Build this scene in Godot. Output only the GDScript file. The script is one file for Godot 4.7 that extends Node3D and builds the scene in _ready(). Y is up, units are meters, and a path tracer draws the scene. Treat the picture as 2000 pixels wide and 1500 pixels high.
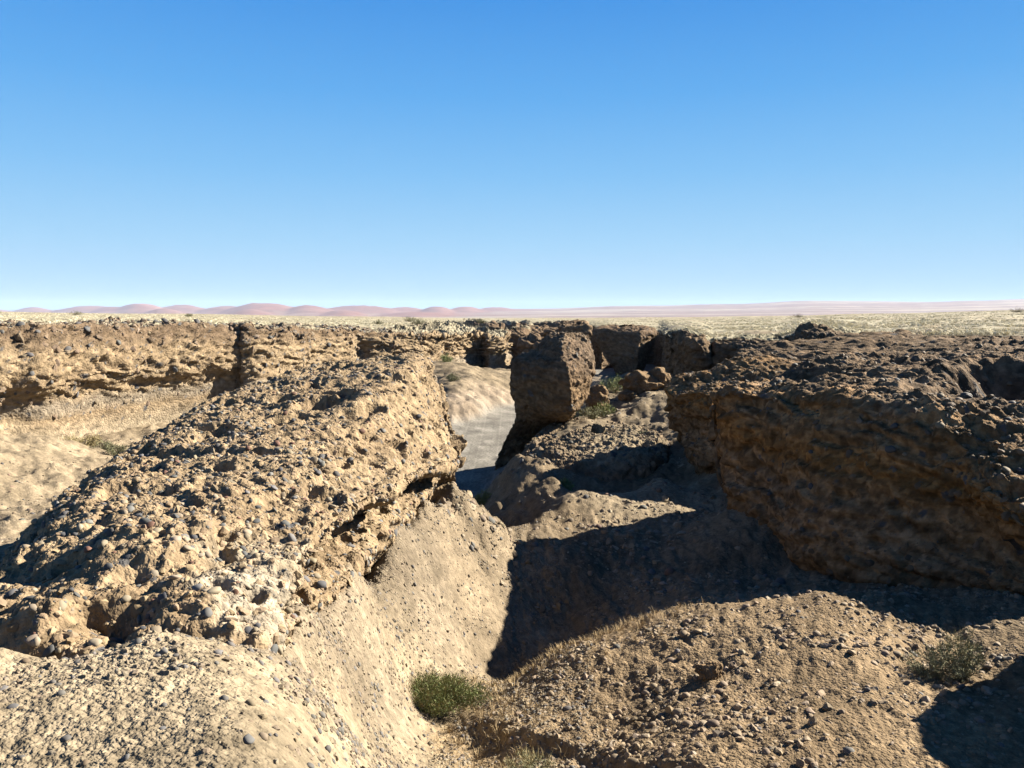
extends Node3D
# A dry canyon cut through conglomerate, seen from a ledge just under its rim. Metres; the eye is at the origin, the plain lies about 1.1 m below it.

var rng := RandomNumberGenerator.new()
var M := {}
var n_lump: FastNoiseLite
var n_fine: FastNoiseLite
var n_pit: FastNoiseLite
var n_cob: FastNoiseLite
var n_cobv: FastNoiseLite
var n_peb: FastNoiseLite
var n_pebv: FastNoiseLite
var n_tone: FastNoiseLite

const OUTCROP := [
	[-6.5, -5.1, -4.5, -5.4, -3.5, -4.5, -4.6, -3, -4.6, -3.3, -2.9, -4.55, -2.5, -2.8, -4.5, -1.95, -2.8, -4.55, -1.8, -2.78, -4.58, -1.75, -2.8, -4.6, -1.8, -2.85, -4.6, -1.9, -2.9, -4.6, -1.8, -3.1, -4.7, -2.2, -3.5, -4.7],
	[-6.92, -7.23, -5.55, -5.22, -3.15, -5.25, -4.32, -2.43, -4.95, -3.31, -2.06, -4.95, -2.48, -1.99, -4.95, -1.98, -2.04, -4.95, -1.79, -2.14, -4.95, -1.67, -2.2, -4.95, -1.69, -2.33, -4.95, -1.76, -2.25, -5.05, -1.66, -2.4, -5.1, -2.16, -3.1, -5.1],
	[-6.93, -7.19, -6.6, -5.23, -3.43, -6.3, -4.33, -2.39, -6, -3.32, -2.02, -6, -2.75, -2.05, -6, -2.13, -2.06, -6, -1.9, -2.09, -6, -1.78, -2.15, -6, -1.8, -2.28, -6, -2.36, -2.3, -6.1, -1.73, -2.55, -6.15, -2.23, -3.25, -6.15],
	[-7.43, -6.98, -8.6, -5.73, -3.22, -8.3, -4.83, -2.18, -8, -3.85, -2, -8, -3.15, -1.95, -8, -2.39, -2.03, -8, -1.95, -2.08, -8, -1.83, -2.14, -8, -1.85, -2.27, -8, -2.9, -2.42, -8.1, -1.77, -2.8, -8.15, -2.27, -3.5, -8.15],
	[-8.12, -6.91, -11.1, -6.42, -3.15, -10.8, -5.52, -2.11, -10.5, -4.39, -1.93, -10.5, -3.54, -1.86, -10.5, -2.55, -1.95, -10.5, -1.77, -2.32, -10.5, -1.65, -2.38, -10.5, -1.67, -2.51, -10.5, -2.74, -2.68, -10.6, -1.73, -3.08, -10.65, -2.23, -3.78, -10.65],
	[-8.53, -6.7, -13.6, -6.83, -2.94, -13.3, -5.93, -1.9, -13, -4.8, -1.68, -13, -3.66, -1.61, -13, -2.44, -1.68, -13, -1.51, -2.59, -13, -1.39, -2.65, -13, -1.41, -2.78, -13, -2.12, -2.94, -13.1, -1.66, -3.32, -13.15, -2.16, -4.02, -13.15],
	[-8.31, -6.52, -15.6, -6.61, -2.76, -15.3, -5.71, -1.72, -15, -4.62, -1.5, -15, -3.51, -1.4, -15, -2.21, -1.47, -15, -1.16, -2.78, -15, -1.04, -2.84, -15, -1.06, -2.97, -15, -1.38, -3.12, -15.1, -1.52, -3.49, -15.15, -2.02, -4.19, -15.15],
	[-7.77, -6.34, -17.6, -6.07, -2.58, -17.3, -5.17, -1.54, -17, -4.32, -1.31, -17, -3.18, -1.16, -17, -2.1, -1.2, -17, -1.58, -2.22, -17, -1.46, -2.28, -17, -1.48, -2.41, -17, -1.58, -2.83, -17.1, -1.51, -3.47, -17.15, -2.01, -4.17, -17.15],
	[-7.03, -6.17, -19, -5.33, -2.41, -18.7, -4.43, -1.37, -18.4, -3.81, -1.22, -18.4, -2.95, -1.14, -18.4, -2.09, -1.15, -18.4, -1.82, -1.72, -18.4, -1.7, -1.78, -18.4, -1.72, -1.91, -18.4, -1.81, -2.52, -18.5, -1.73, -3.36, -18.55, -2.23, -4.06, -18.55],
	[-6.93, -7.07, -19.9, -5.23, -3.31, -19.6, -4.33, -2.27, -19.3, -3.71, -2.12, -19.3, -2.85, -2.04, -19.3, -1.99, -2.05, -19.3, -1.72, -2.62, -19.3, -1.6, -2.68, -19.3, -1.62, -2.81, -19.3, -1.71, -3.42, -19.4, -1.63, -4.26, -19.45, -2.13, -4.96, -19.45],
	[-6.73, -9.67, -20.8, -5.03, -5.91, -20.5, -4.13, -4.87, -20.2, -3.51, -4.72, -20.2, -2.65, -4.64, -20.2, -1.79, -4.65, -20.2, -1.52, -5.22, -20.2, -1.4, -5.28, -20.2, -1.42, -5.41, -20.2, -1.51, -6.02, -20.3, -1.43, -6.86, -20.35, -1.93, -7.56, -20.35],
]
const ROCKWALL := [
	[12, -7.9, -34.3, 7, -7.72, -28.3, 8.37, -5.61, -26.7, 8.11, -5.69, -26.3, 7.7, -5.86, -25.7, 7.26, -6.15, -24.8, 7.26, -6.44, -24.8, 7.38, -6.97, -24.9, 7.71, -7.92, -25.1, 8.17, -8.57, -25.3, 8.38, -9.53, -25.4],
	[12, -5.7, -33.7, 7, -5.52, -27.7, 6.87, -3.41, -26.1, 6.61, -3.49, -25.7, 6.2, -3.66, -25.1, 5.76, -3.95, -24.2, 5.76, -4.24, -24.2, 5.88, -4.77, -24.3, 6.21, -5.72, -24.5, 6.67, -6.37, -24.7, 6.88, -7.33, -24.8],
	[12, -4.8, -33, 7, -4.5, -27, 5.87, -2.27, -25.4, 5.61, -2.23, -25, 5.2, -2.28, -24.4, 4.76, -2.45, -23.5, 4.76, -2.62, -23.5, 4.88, -3.03, -23.6, 5.21, -3.86, -23.8, 5.67, -4.39, -24, 5.88, -5.23, -24.1],
	[13, -3.8, -32.3, 8.9, -3.6, -27.3, 7.3, -1.75, -25.2, 6.2, -1.85, -24.2, 5.4, -2.1, -23.2, 4.76, -2.36, -22.2, 4.66, -2.52, -22.16, 4.72, -2.88, -22.07, 5.08, -3.44, -21.93, 5.08, -3.96, -21.8, 5.68, -5.16, -21.8],
	[16, -1.1, -34.5, 11.5, -1.1, -29.5, 8.6, -1.25, -26, 7.4, -1.45, -23.8, 6, -1.85, -21.3, 5.23, -2.17, -20.2, 5.15, -2.35, -20.16, 5.17, -2.76, -20.07, 5.41, -3.39, -19.93, 5.36, -3.96, -19.8, 5.96, -5.16, -19.8],
	[19, -1.1, -34, 15, -1.1, -28, 11.8, -1.25, -23.4, 8.8, -1.8, -21.3, 6.7, -2.8, -20, 5.24, -3.8, -19, 5.25, -3.84, -18.98, 5.28, -3.94, -18.93, 5.32, -4.08, -18.86, 5.35, -4.21, -18.8, 5.95, -5.41, -18.8],
	[20.5, -1.1, -33, 16.5, -1.1, -27, 12.6, -1.25, -22.3, 9, -2.15, -20, 6.7, -3.35, -18.7, 5.06, -4.03, -17.7, 5.07, -4.06, -17.67, 5.09, -4.12, -17.6, 5.11, -4.22, -17.5, 5.13, -4.32, -17.4, 5.73, -5.52, -17.4],
	[21.5, -1.1, -32, 17.5, -1.1, -26, 13.2, -1.15, -21.2, 9.2, -1.2, -19.1, 6.3, -1.35, -17.7, 4.63, -1.8, -16.9, 4.53, -2.03, -16.79, 4.53, -2.55, -16.54, 4.72, -3.34, -16.15, 4.69, -4.06, -15.8, 5.29, -5.26, -15.8],
	[23, -1.1, -31, 19, -1.1, -25, 14, -1.1, -19.5, 9.5, -1.15, -17.5, 6.8, -1.38, -16.3, 5.43, -1.61, -15, 5.12, -1.88, -14.93, 4.99, -2.48, -14.77, 5.24, -3.4, -14.52, 5, -4.25, -14.3, 5.6, -5.45, -14.3],
	[25, -1.1, -29, 20.5, -1.1, -23, 16, -1.1, -17, 10.5, -1.12, -15.6, 7.4, -1.3, -14.6, 6.11, -1.52, -13.4, 5.77, -1.8, -13.35, 5.47, -2.45, -13.24, 5.05, -3.43, -13.06, 4.91, -4.33, -12.9, 5.51, -5.53, -12.9],
	[27, -1.1, -26, 22, -1.1, -20, 17, -1.1, -15, 11, -1.12, -13.6, 7.7, -1.38, -12.8, 6.44, -1.6, -11.8, 6.14, -1.86, -11.78, 5.94, -2.46, -11.73, 5.83, -3.37, -11.66, 5.69, -4.2, -11.6, 6.29, -5.4, -11.6],
	[28, -1.1, -20, 23, -1.1, -16, 17, -1.1, -13, 11, -1.15, -12.2, 7.7, -1.58, -11.5, 6.71, -1.93, -10.9, 6.5, -2.12, -10.86, 6.41, -2.57, -10.77, 6.61, -3.26, -10.63, 6.42, -3.89, -10.5, 7.02, -5.09, -10.5],
	[28, -1.1, -14, 23, -1.1, -12.5, 17, -1.1, -11, 10.8, -1.35, -10.6, 7.2, -1.98, -10.1, 6.4, -2.36, -9.5, 6.25, -2.48, -9.49, 6.31, -2.76, -9.47, 6.82, -3.19, -9.43, 6.72, -3.58, -9.4, 7.32, -4.78, -9.4],
	[29.9, -1.1, -8.9, 23.9, -1.1, -8.9, 17.9, -1.1, -8.9, 11.9, -1.15, -8.9, 9.1, -2.7, -8.9, 7.9, -2.9, -8.9, 7.8, -3.2, -8.9, 7.8, -3.7, -8.9, 8.2, -3.5, -8.9, 8.2, -3.7, -8.9, 8.7, -4.7, -8.9],
	[29, -1.1, -8.35, 23, -1.1, -8.35, 17, -1.1, -8.35, 11, -1.15, -8.35, 8.2, -1.6, -8.35, 7, -1.8, -8.35, 6.9, -2.1, -8.35, 6.9, -2.6, -8.35, 7.3, -2.95, -8.35, 7.3, -3.7, -8.35, 7.8, -4.7, -8.35],
	[28.6, -1.1, -7.7, 22.6, -1.1, -7.7, 16.6, -1.1, -7.7, 10.6, -1.15, -7.7, 7.8, -1.25, -7.7, 6.6, -1.45, -7.7, 6.5, -1.75, -7.7, 6.5, -2.25, -7.7, 6.9, -2.78, -7.7, 6.9, -3.7, -7.7, 7.4, -4.7, -7.7],
	[28.4, -1.1, -6.6, 22.4, -1.1, -6.6, 16.4, -1.1, -6.6, 10.4, -1.15, -6.6, 7.6, -1.2, -6.6, 6.4, -1.4, -6.6, 6.3, -1.7, -6.6, 6.3, -2.2, -6.6, 6.7, -2.75, -6.6, 6.7, -3.7, -6.6, 7.2, -4.7, -6.6],
	[28.9, -1.1, -5, 22.9, -1.1, -5, 16.9, -1.1, -5, 10.9, -1.15, -5, 8.1, -1.4, -5, 6.9, -1.6, -5, 6.8, -1.9, -5, 6.8, -2.4, -5, 7.2, -2.85, -5, 7.2, -3.7, -5, 7.7, -4.7, -5],
	[28.6, -1.1, -2.4, 22.6, -1.1, -2.4, 16.6, -1.1, -2.4, 10.6, -1.15, -2.4, 7.8, -1.5, -2.4, 6.6, -1.7, -2.4, 6.5, -2, -2.4, 6.5, -2.5, -2.4, 6.9, -2.9, -2.4, 6.9, -3.7, -2.4, 7.4, -4.7, -2.4],
	[28.4, -1.1, 1, 22.4, -1.1, 1, 16.4, -1.1, 1, 10.4, -1.15, 1, 7.6, -1.5, 1, 6.4, -1.7, 1, 6.3, -2, 1, 6.3, -2.5, 1, 6.7, -2.9, 1, 6.7, -3.7, 1, 7.2, -4.7, 1],
]
const PILLAR := [
	[-1.53, -9.42, -32.28, -1.32, -9.42, -31.95, 0.16, -9.42, -32.75, 0.64, -9.42, -33, 1.64, -9.42, -33.5, 1.75, -9.42, -33.85, 1.32, -9.42, -35.15, 0.91, -9.42, -35.37, -0.78, -9.42, -35.23, -1.17, -9.42, -34.72],
	[-0.87, -7.19, -32.59, -0.68, -7.19, -32.33, 0.64, -7.19, -32.97, 1.05, -7.19, -33.17, 1.85, -7.19, -33.53, 1.92, -7.19, -33.82, 1.49, -7.19, -34.98, 1.15, -7.19, -35.17, -0.18, -7.19, -35.03, -0.51, -7.19, -34.61],
	[-0.52, -6.02, -32.65, -0.35, -6.02, -32.43, 0.88, -6.02, -33.07, 1.26, -6.02, -33.26, 1.99, -6.02, -33.54, 2.05, -6.02, -33.8, 1.62, -6.02, -34.8, 1.31, -6.02, -34.97, 0.14, -6.02, -34.83, -0.16, -6.02, -34.45],
	[-0.17, -5.24, -32.54, -0.01, -5.24, -32.33, 1.16, -5.24, -32.97, 1.52, -5.24, -33.14, 2.21, -5.24, -33.36, 2.26, -5.24, -33.6, 1.82, -5.24, -34.6, 1.53, -5.24, -34.77, 0.47, -5.24, -34.63, 0.19, -5.24, -34.26],
	[0.07, -4.76, -32.32, 0.27, -4.76, -32.04, 1.68, -4.76, -32.26, 2.03, -4.76, -32.37, 2.4, -4.76, -32.73, 2.39, -4.76, -33.04, 1.96, -4.76, -34.26, 1.68, -4.76, -34.47, 0.69, -4.76, -34.33, 0.43, -4.76, -33.98],
	[0.13, -4.19, -32.12, 0.37, -4.19, -31.6, 1.94, -4.19, -30.6, 2.31, -4.19, -30.65, 2.62, -4.19, -31.95, 2.6, -4.19, -32.49, 2.17, -4.19, -34.01, 1.87, -4.19, -34.27, 0.78, -4.19, -34.13, 0.49, -4.19, -33.78],
	[0.07, -3.88, -32.01, 0.32, -3.88, -31.45, 1.99, -3.88, -30.15, 2.4, -3.88, -30.19, 2.84, -3.88, -31.71, 2.84, -3.88, -32.29, 2.41, -3.88, -33.81, 2.07, -3.88, -34.07, 0.76, -3.88, -33.93, 0.43, -3.88, -33.59],
	[-0.04, -3.49, -31.91, 0.23, -3.49, -31.33, 1.97, -3.49, -29.97, 2.43, -3.49, -30.01, 3.03, -3.49, -31.59, 3.06, -3.49, -32.19, 2.63, -3.49, -33.71, 2.25, -3.49, -33.97, 0.7, -3.49, -33.83, 0.32, -3.49, -33.49],
	[-0.08, -2.8, -31.82, 0.18, -2.8, -31.23, 1.89, -2.8, -29.87, 2.37, -2.8, -29.91, 3.17, -2.8, -31.49, 3.24, -2.8, -32.11, 2.81, -2.8, -33.69, 2.39, -2.8, -33.97, 0.68, -2.8, -33.83, 0.28, -2.8, -33.48],
	[-0.01, -2.25, -31.82, 0.23, -2.25, -31.23, 1.83, -2.25, -29.87, 2.32, -2.25, -29.91, 3.24, -2.25, -31.49, 3.34, -2.25, -32.11, 2.91, -2.25, -33.69, 2.49, -2.25, -33.97, 0.75, -2.25, -33.83, 0.35, -2.25, -33.48],
	[0.13, -1.94, -31.81, 0.34, -1.94, -31.26, 1.79, -1.94, -30.04, 2.26, -1.94, -30.09, 3.22, -1.94, -31.61, 3.32, -1.94, -32.18, 2.89, -1.94, -33.62, 2.49, -1.94, -33.87, 0.88, -1.94, -33.73, 0.49, -1.94, -33.39],
	[0.76, -1.68, -31.88, 0.89, -1.68, -31.39, 1.79, -1.68, -30.31, 2.17, -1.68, -30.37, 3.21, -1.68, -31.73, 3.35, -1.68, -32.25, 2.99, -1.68, -33.55, 2.65, -1.68, -33.77, 1.28, -1.68, -33.63, 0.97, -1.68, -33.32],
	[1.14, -1.33, -31.95, 1.22, -1.33, -31.52, 1.83, -1.33, -30.58, 2.15, -1.33, -30.64, 3.18, -1.33, -31.86, 3.31, -1.33, -32.32, 2.95, -1.33, -33.48, 2.67, -1.33, -33.67, 1.61, -1.33, -33.53, 1.36, -1.33, -33.25],
	[1.4, -1.04, -32.1, 1.45, -1.04, -31.75, 1.92, -1.04, -30.95, 2.18, -1.04, -31, 3.08, -1.04, -32, 3.2, -1.04, -32.38, 2.91, -1.04, -33.32, 2.69, -1.04, -33.47, 1.83, -1.04, -33.33, 1.62, -1.04, -33.1],
	[1.9, -0.87, -32.31, 1.94, -0.87, -32.09, 2.2, -0.87, -31.51, 2.36, -0.87, -31.54, 2.87, -0.87, -32.26, 2.95, -0.87, -32.51, 2.8, -0.87, -33.09, 2.66, -0.87, -33.17, 2.1, -0.87, -33.03, 1.97, -0.87, -32.89],
]
const BUTTRESS := [
	[11.46, -9.55, -81.09, 11.55, -9.55, -79.79, 12.38, -9.55, -78.71, 12.67, -9.55, -78.71, 13.3, -9.55, -79.79, 13.36, -9.55, -81.12, 13, -9.55, -86.88, 12.78, -9.55, -87.97, 12.03, -9.55, -87.83, 11.82, -9.55, -86.71],
	[11.31, -6.75, -81.09, 11.42, -6.75, -79.72, 12.35, -6.75, -78.28, 12.66, -6.75, -78.28, 13.35, -6.75, -79.72, 13.42, -6.75, -81.12, 13.06, -6.75, -86.88, 12.82, -6.75, -87.97, 11.92, -6.75, -87.83, 11.67, -6.75, -86.71],
	[10.33, -5.33, -81.09, 10.6, -5.33, -79.59, 12.33, -5.33, -77.51, 12.86, -5.33, -77.51, 13.82, -5.33, -79.59, 13.93, -5.33, -81.12, 13.57, -5.33, -86.88, 13.12, -5.33, -87.97, 11.14, -5.33, -87.83, 10.69, -5.33, -86.71],
	[9.68, -4.17, -81.09, 10.03, -4.17, -79.51, 12.23, -4.17, -76.99, 12.92, -4.17, -76.99, 14.26, -4.17, -79.51, 14.45, -4.17, -81.12, 14.09, -4.17, -86.88, 13.47, -4.17, -87.97, 10.65, -4.17, -87.83, 10.04, -4.17, -86.71],
	[9.02, -3.04, -81.09, 9.48, -3.04, -79.51, 12.21, -3.04, -76.99, 13.06, -3.04, -76.99, 14.71, -3.04, -79.51, 14.96, -3.04, -81.12, 14.6, -3.04, -86.88, 13.82, -3.04, -87.97, 10.16, -3.04, -87.83, 9.38, -3.04, -86.71],
	[8.86, -2.33, -81.09, 9.35, -2.33, -79.51, 12.27, -2.33, -76.99, 13.18, -2.33, -76.99, 14.99, -2.33, -79.51, 15.27, -2.33, -81.12, 14.91, -2.33, -86.88, 14.06, -2.33, -87.97, 10.06, -2.33, -87.83, 9.22, -2.33, -86.71],
	[9.22, -1.89, -81.09, 9.66, -1.89, -79.58, 12.29, -1.89, -77.42, 13.13, -1.89, -77.42, 14.79, -1.89, -79.58, 15.04, -1.89, -81.12, 14.68, -1.89, -86.88, 13.92, -1.89, -87.97, 10.35, -1.89, -87.83, 9.58, -1.89, -86.71],
	[10.18, -1.66, -81.09, 10.48, -1.66, -79.79, 12.41, -1.66, -78.71, 13.01, -1.66, -78.71, 14.14, -1.66, -79.79, 14.29, -1.66, -81.12, 13.93, -1.66, -86.88, 13.41, -1.66, -87.97, 11.06, -1.66, -87.83, 10.54, -1.66, -86.71],
	[11.35, -1.6, -81.09, 11.44, -1.6, -80.07, 12.26, -1.6, -80.43, 12.53, -1.6, -80.43, 13.08, -1.6, -80.07, 13.12, -1.6, -81.12, 12.76, -1.6, -86.88, 12.56, -1.6, -87.97, 11.91, -1.6, -87.83, 11.71, -1.6, -86.71],
]
const HUMP := [
	[0.27, -5.79, -26.3, 0.82, -5.6, -24.2, 1.55, -5.61, -22.9, 2.43, -5.62, -22.4, 3.49, -5.49, -22.4, 4.77, -5.29, -23.5, 6.02, -5.29, -27, 6.68, -5.28, -31, 5.72, -5.29, -34, 3.95, -5.36, -34.5, 2.03, -5.45, -33.5, 0.61, -5.63, -30],
	[0.49, -5.1, -26.6, 0.94, -4.99, -24.7, 1.58, -4.92, -23.4, 2.49, -4.93, -23, 3.6, -4.76, -23.1, 4.76, -4.64, -24.3, 5.74, -4.66, -27.3, 6.28, -4.72, -30.6, 5.49, -4.68, -33.3, 3.86, -4.75, -33.8, 2.1, -4.83, -32.8, 0.8, -4.93, -29.6],
	[0.73, -4.94, -27, 1.17, -4.75, -25.4, 1.73, -4.66, -24.2, 2.57, -4.61, -23.8, 3.65, -4.49, -24, 4.68, -4.45, -25.1, 5.43, -4.56, -27.6, 5.86, -4.62, -30.2, 5.18, -4.61, -32.8, 3.8, -4.67, -33.2, 2.17, -4.77, -32.2, 1.07, -4.85, -29.4],
	[1.3, -4.78, -27.5, 1.59, -4.63, -26.2, 2.06, -4.57, -25.4, 2.71, -4.52, -25.1, 3.63, -4.44, -25.4, 4.45, -4.43, -26.4, 4.98, -4.51, -28, 5.15, -4.54, -30, 4.63, -4.59, -32, 3.69, -4.63, -32.3, 2.44, -4.73, -31.5, 1.6, -4.81, -29.6],
	[2.69, -4.45, -27.95, 2.95, -4.45, -27.9, 3.19, -4.45, -28.01, 3.35, -4.45, -28.25, 3.4, -4.45, -28.56, 3.31, -4.45, -28.85, 3.11, -4.45, -29.05, 2.85, -4.45, -29.1, 2.61, -4.45, -28.99, 2.45, -4.45, -28.75, 2.4, -4.45, -28.44, 2.49, -4.45, -28.15],
]
const BLOCK_1 := [
	[5.56, -6.32, -128, 5.42, -6.32, -131.8, 4.89, -6.32, -132.65, 2.79, -6.32, -132.65, 2.26, -6.32, -131.8, 2.12, -6.32, -128, 2.26, -6.32, -124.2, 2.79, -6.32, -123.35, 4.89, -6.32, -123.35, 5.42, -6.32, -124.2],
	[5.65, -4.75, -128, 5.49, -4.75, -131.8, 4.94, -4.75, -132.65, 2.73, -4.75, -132.65, 2.18, -4.75, -131.8, 2.02, -4.75, -128, 2.18, -4.75, -124.2, 2.73, -4.75, -123.35, 4.94, -4.75, -123.35, 5.49, -4.75, -124.2],
	[5.8, -3.97, -128, 5.64, -3.97, -132, 5.04, -3.97, -132.9, 2.63, -3.97, -132.9, 2.03, -3.97, -132, 1.86, -3.97, -128, 2.03, -3.97, -124, 2.63, -3.97, -123.1, 5.04, -3.97, -123.1, 5.64, -3.97, -124],
	[5.96, -3.29, -128, 5.78, -3.29, -132, 5.13, -3.29, -132.9, 2.53, -3.29, -132.9, 1.88, -3.29, -132, 1.7, -3.29, -128, 1.88, -3.29, -124, 2.53, -3.29, -123.1, 5.13, -3.29, -123.1, 5.78, -3.29, -124],
	[5.81, -2.93, -128, 5.64, -2.93, -131.68, 5.04, -2.93, -132.5, 2.62, -2.93, -132.5, 2.02, -2.93, -131.68, 1.85, -2.93, -128, 2.02, -2.93, -124.32, 2.62, -2.93, -123.5, 5.04, -2.93, -123.5, 5.64, -2.93, -124.32],
	[5.32, -2.8, -128, 5.19, -2.8, -130.8, 4.74, -2.8, -131.43, 2.92, -2.8, -131.43, 2.47, -2.8, -130.8, 2.34, -2.8, -128, 2.47, -2.8, -125.2, 2.92, -2.8, -124.57, 4.74, -2.8, -124.57, 5.19, -2.8, -125.2],
	[4.26, -2.76, -128, 4.22, -2.76, -128.8, 4.09, -2.76, -128.98, 3.57, -2.76, -128.98, 3.44, -2.76, -128.8, 3.41, -2.76, -128, 3.44, -2.76, -127.2, 3.57, -2.76, -127.02, 4.09, -2.76, -127.02, 4.22, -2.76, -127.2],
]
const BLOCK_2 := [
	[7.46, -5.14, -118, 7.38, -5.14, -121.42, 7.07, -5.14, -122.19, 5.83, -5.14, -122.19, 5.52, -5.14, -121.42, 5.43, -5.14, -118, 5.52, -5.14, -114.58, 5.83, -5.14, -113.81, 7.07, -5.14, -113.81, 7.38, -5.14, -114.58],
	[7.51, -4.07, -118, 7.42, -4.07, -121.42, 7.1, -4.07, -122.19, 5.79, -4.07, -122.19, 5.47, -4.07, -121.42, 5.37, -4.07, -118, 5.47, -4.07, -114.58, 5.79, -4.07, -113.81, 7.1, -4.07, -113.81, 7.42, -4.07, -114.58],
	[7.6, -3.53, -118, 7.5, -3.53, -121.6, 7.15, -3.53, -122.41, 5.73, -3.53, -122.41, 5.38, -3.53, -121.6, 5.28, -3.53, -118, 5.38, -3.53, -114.4, 5.73, -3.53, -113.59, 7.15, -3.53, -113.59, 7.5, -3.53, -114.4],
	[7.69, -3.07, -118, 7.59, -3.07, -121.6, 7.2, -3.07, -122.41, 5.67, -3.07, -122.41, 5.29, -3.07, -121.6, 5.18, -3.07, -118, 5.29, -3.07, -114.4, 5.67, -3.07, -113.59, 7.2, -3.07, -113.59, 7.59, -3.07, -114.4],
	[7.6, -2.83, -118, 7.51, -2.83, -121.31, 7.15, -2.83, -122.05, 5.72, -2.83, -122.05, 5.37, -2.83, -121.31, 5.27, -2.83, -118, 5.37, -2.83, -114.69, 5.72, -2.83, -113.95, 7.15, -2.83, -113.95, 7.51, -2.83, -114.69],
	[7.32, -2.73, -118, 7.24, -2.73, -120.52, 6.97, -2.73, -121.08, 5.9, -2.73, -121.08, 5.63, -2.73, -120.52, 5.56, -2.73, -118, 5.63, -2.73, -115.48, 5.9, -2.73, -114.92, 6.97, -2.73, -114.92, 7.24, -2.73, -115.48],
	[6.69, -2.71, -118, 6.67, -2.71, -118.72, 6.59, -2.71, -118.88, 6.28, -2.71, -118.88, 6.21, -2.71, -118.72, 6.18, -2.71, -118, 6.21, -2.71, -117.28, 6.28, -2.71, -117.12, 6.59, -2.71, -117.12, 6.67, -2.71, -117.28],
]
const BLOCK_3 := [
	[9.44, -4.21, -98, 9.32, -4.21, -101.8, 8.87, -4.21, -102.65, 7.07, -4.21, -102.65, 6.62, -4.21, -101.8, 6.49, -4.21, -98, 6.62, -4.21, -94.2, 7.07, -4.21, -93.35, 8.87, -4.21, -93.35, 9.32, -4.21, -94.2],
	[9.51, -3.12, -98, 9.38, -3.12, -101.8, 8.91, -3.12, -102.65, 7.01, -3.12, -102.65, 6.54, -3.12, -101.8, 6.41, -3.12, -98, 6.54, -3.12, -94.2, 7.01, -3.12, -93.35, 8.91, -3.12, -93.35, 9.38, -3.12, -94.2],
	[9.64, -2.57, -98, 9.5, -2.57, -102, 8.99, -2.57, -102.9, 6.92, -2.57, -102.9, 6.41, -2.57, -102, 6.27, -2.57, -98, 6.41, -2.57, -94, 6.92, -2.57, -93.1, 8.99, -2.57, -93.1, 9.5, -2.57, -94],
	[9.78, -2.09, -98, 9.62, -2.09, -102, 9.07, -2.09, -102.9, 6.84, -2.09, -102.9, 6.28, -2.09, -102, 6.13, -2.09, -98, 6.28, -2.09, -94, 6.84, -2.09, -93.1, 9.07, -2.09, -93.1, 9.62, -2.09, -94],
	[9.65, -1.85, -98, 9.5, -1.85, -101.68, 8.99, -1.85, -102.5, 6.91, -1.85, -102.5, 6.4, -1.85, -101.68, 6.25, -1.85, -98, 6.4, -1.85, -94.32, 6.91, -1.85, -93.5, 8.99, -1.85, -93.5, 9.5, -1.85, -94.32],
	[9.23, -1.75, -98, 9.12, -1.75, -100.8, 8.73, -1.75, -101.43, 7.17, -1.75, -101.43, 6.78, -1.75, -100.8, 6.67, -1.75, -98, 6.78, -1.75, -95.2, 7.17, -1.75, -94.57, 8.73, -1.75, -94.57, 9.12, -1.75, -95.2],
	[8.31, -1.72, -98, 8.28, -1.72, -98.8, 8.17, -1.72, -98.98, 7.73, -1.72, -98.98, 7.61, -1.72, -98.8, 7.58, -1.72, -98, 7.61, -1.72, -97.2, 7.73, -1.72, -97.02, 8.17, -1.72, -97.02, 8.28, -1.72, -97.2],
]
const BLOCK_4 := [
	[1.42, -5.83, -97, 1.33, -5.83, -99.66, 0.99, -5.83, -100.26, -0.35, -5.83, -100.26, -0.68, -5.83, -99.66, -0.77, -5.83, -97, -0.68, -5.83, -94.34, -0.35, -5.83, -93.74, 0.99, -5.83, -93.74, 1.33, -5.83, -94.34],
	[1.48, -4.38, -97, 1.38, -4.38, -99.66, 1.03, -4.38, -100.26, -0.38, -4.38, -100.26, -0.73, -4.38, -99.66, -0.83, -4.38, -97, -0.73, -4.38, -94.34, -0.38, -4.38, -93.74, 1.03, -4.38, -93.74, 1.38, -4.38, -94.34],
	[1.58, -3.65, -97, 1.47, -3.65, -99.8, 1.09, -3.65, -100.43, -0.44, -3.65, -100.43, -0.83, -3.65, -99.8, -0.93, -3.65, -97, -0.83, -3.65, -94.2, -0.44, -3.65, -93.57, 1.09, -3.65, -93.57, 1.47, -3.65, -94.2],
	[1.68, -3.02, -97, 1.56, -3.02, -99.8, 1.15, -3.02, -100.43, -0.51, -3.02, -100.43, -0.92, -3.02, -99.8, -1.03, -3.02, -97, -0.92, -3.02, -94.2, -0.51, -3.02, -93.57, 1.15, -3.02, -93.57, 1.56, -3.02, -94.2],
	[1.58, -2.7, -97, 1.48, -2.7, -99.58, 1.09, -2.7, -100.15, -0.45, -2.7, -100.15, -0.83, -2.7, -99.58, -0.94, -2.7, -97, -0.83, -2.7, -94.42, -0.45, -2.7, -93.85, 1.09, -2.7, -93.85, 1.48, -2.7, -94.42],
	[1.27, -2.57, -97, 1.19, -2.57, -98.96, 0.9, -2.57, -99.4, -0.26, -2.57, -99.4, -0.55, -2.57, -98.96, -0.63, -2.57, -97, -0.55, -2.57, -95.04, -0.26, -2.57, -94.6, 0.9, -2.57, -94.6, 1.19, -2.57, -95.04],
	[0.59, -2.53, -97, 0.57, -2.53, -97.56, 0.49, -2.53, -97.69, 0.16, -2.53, -97.69, 0.07, -2.53, -97.56, 0.05, -2.53, -97, 0.07, -2.53, -96.44, 0.16, -2.53, -96.31, 0.49, -2.53, -96.31, 0.57, -2.53, -96.44],
]
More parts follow.
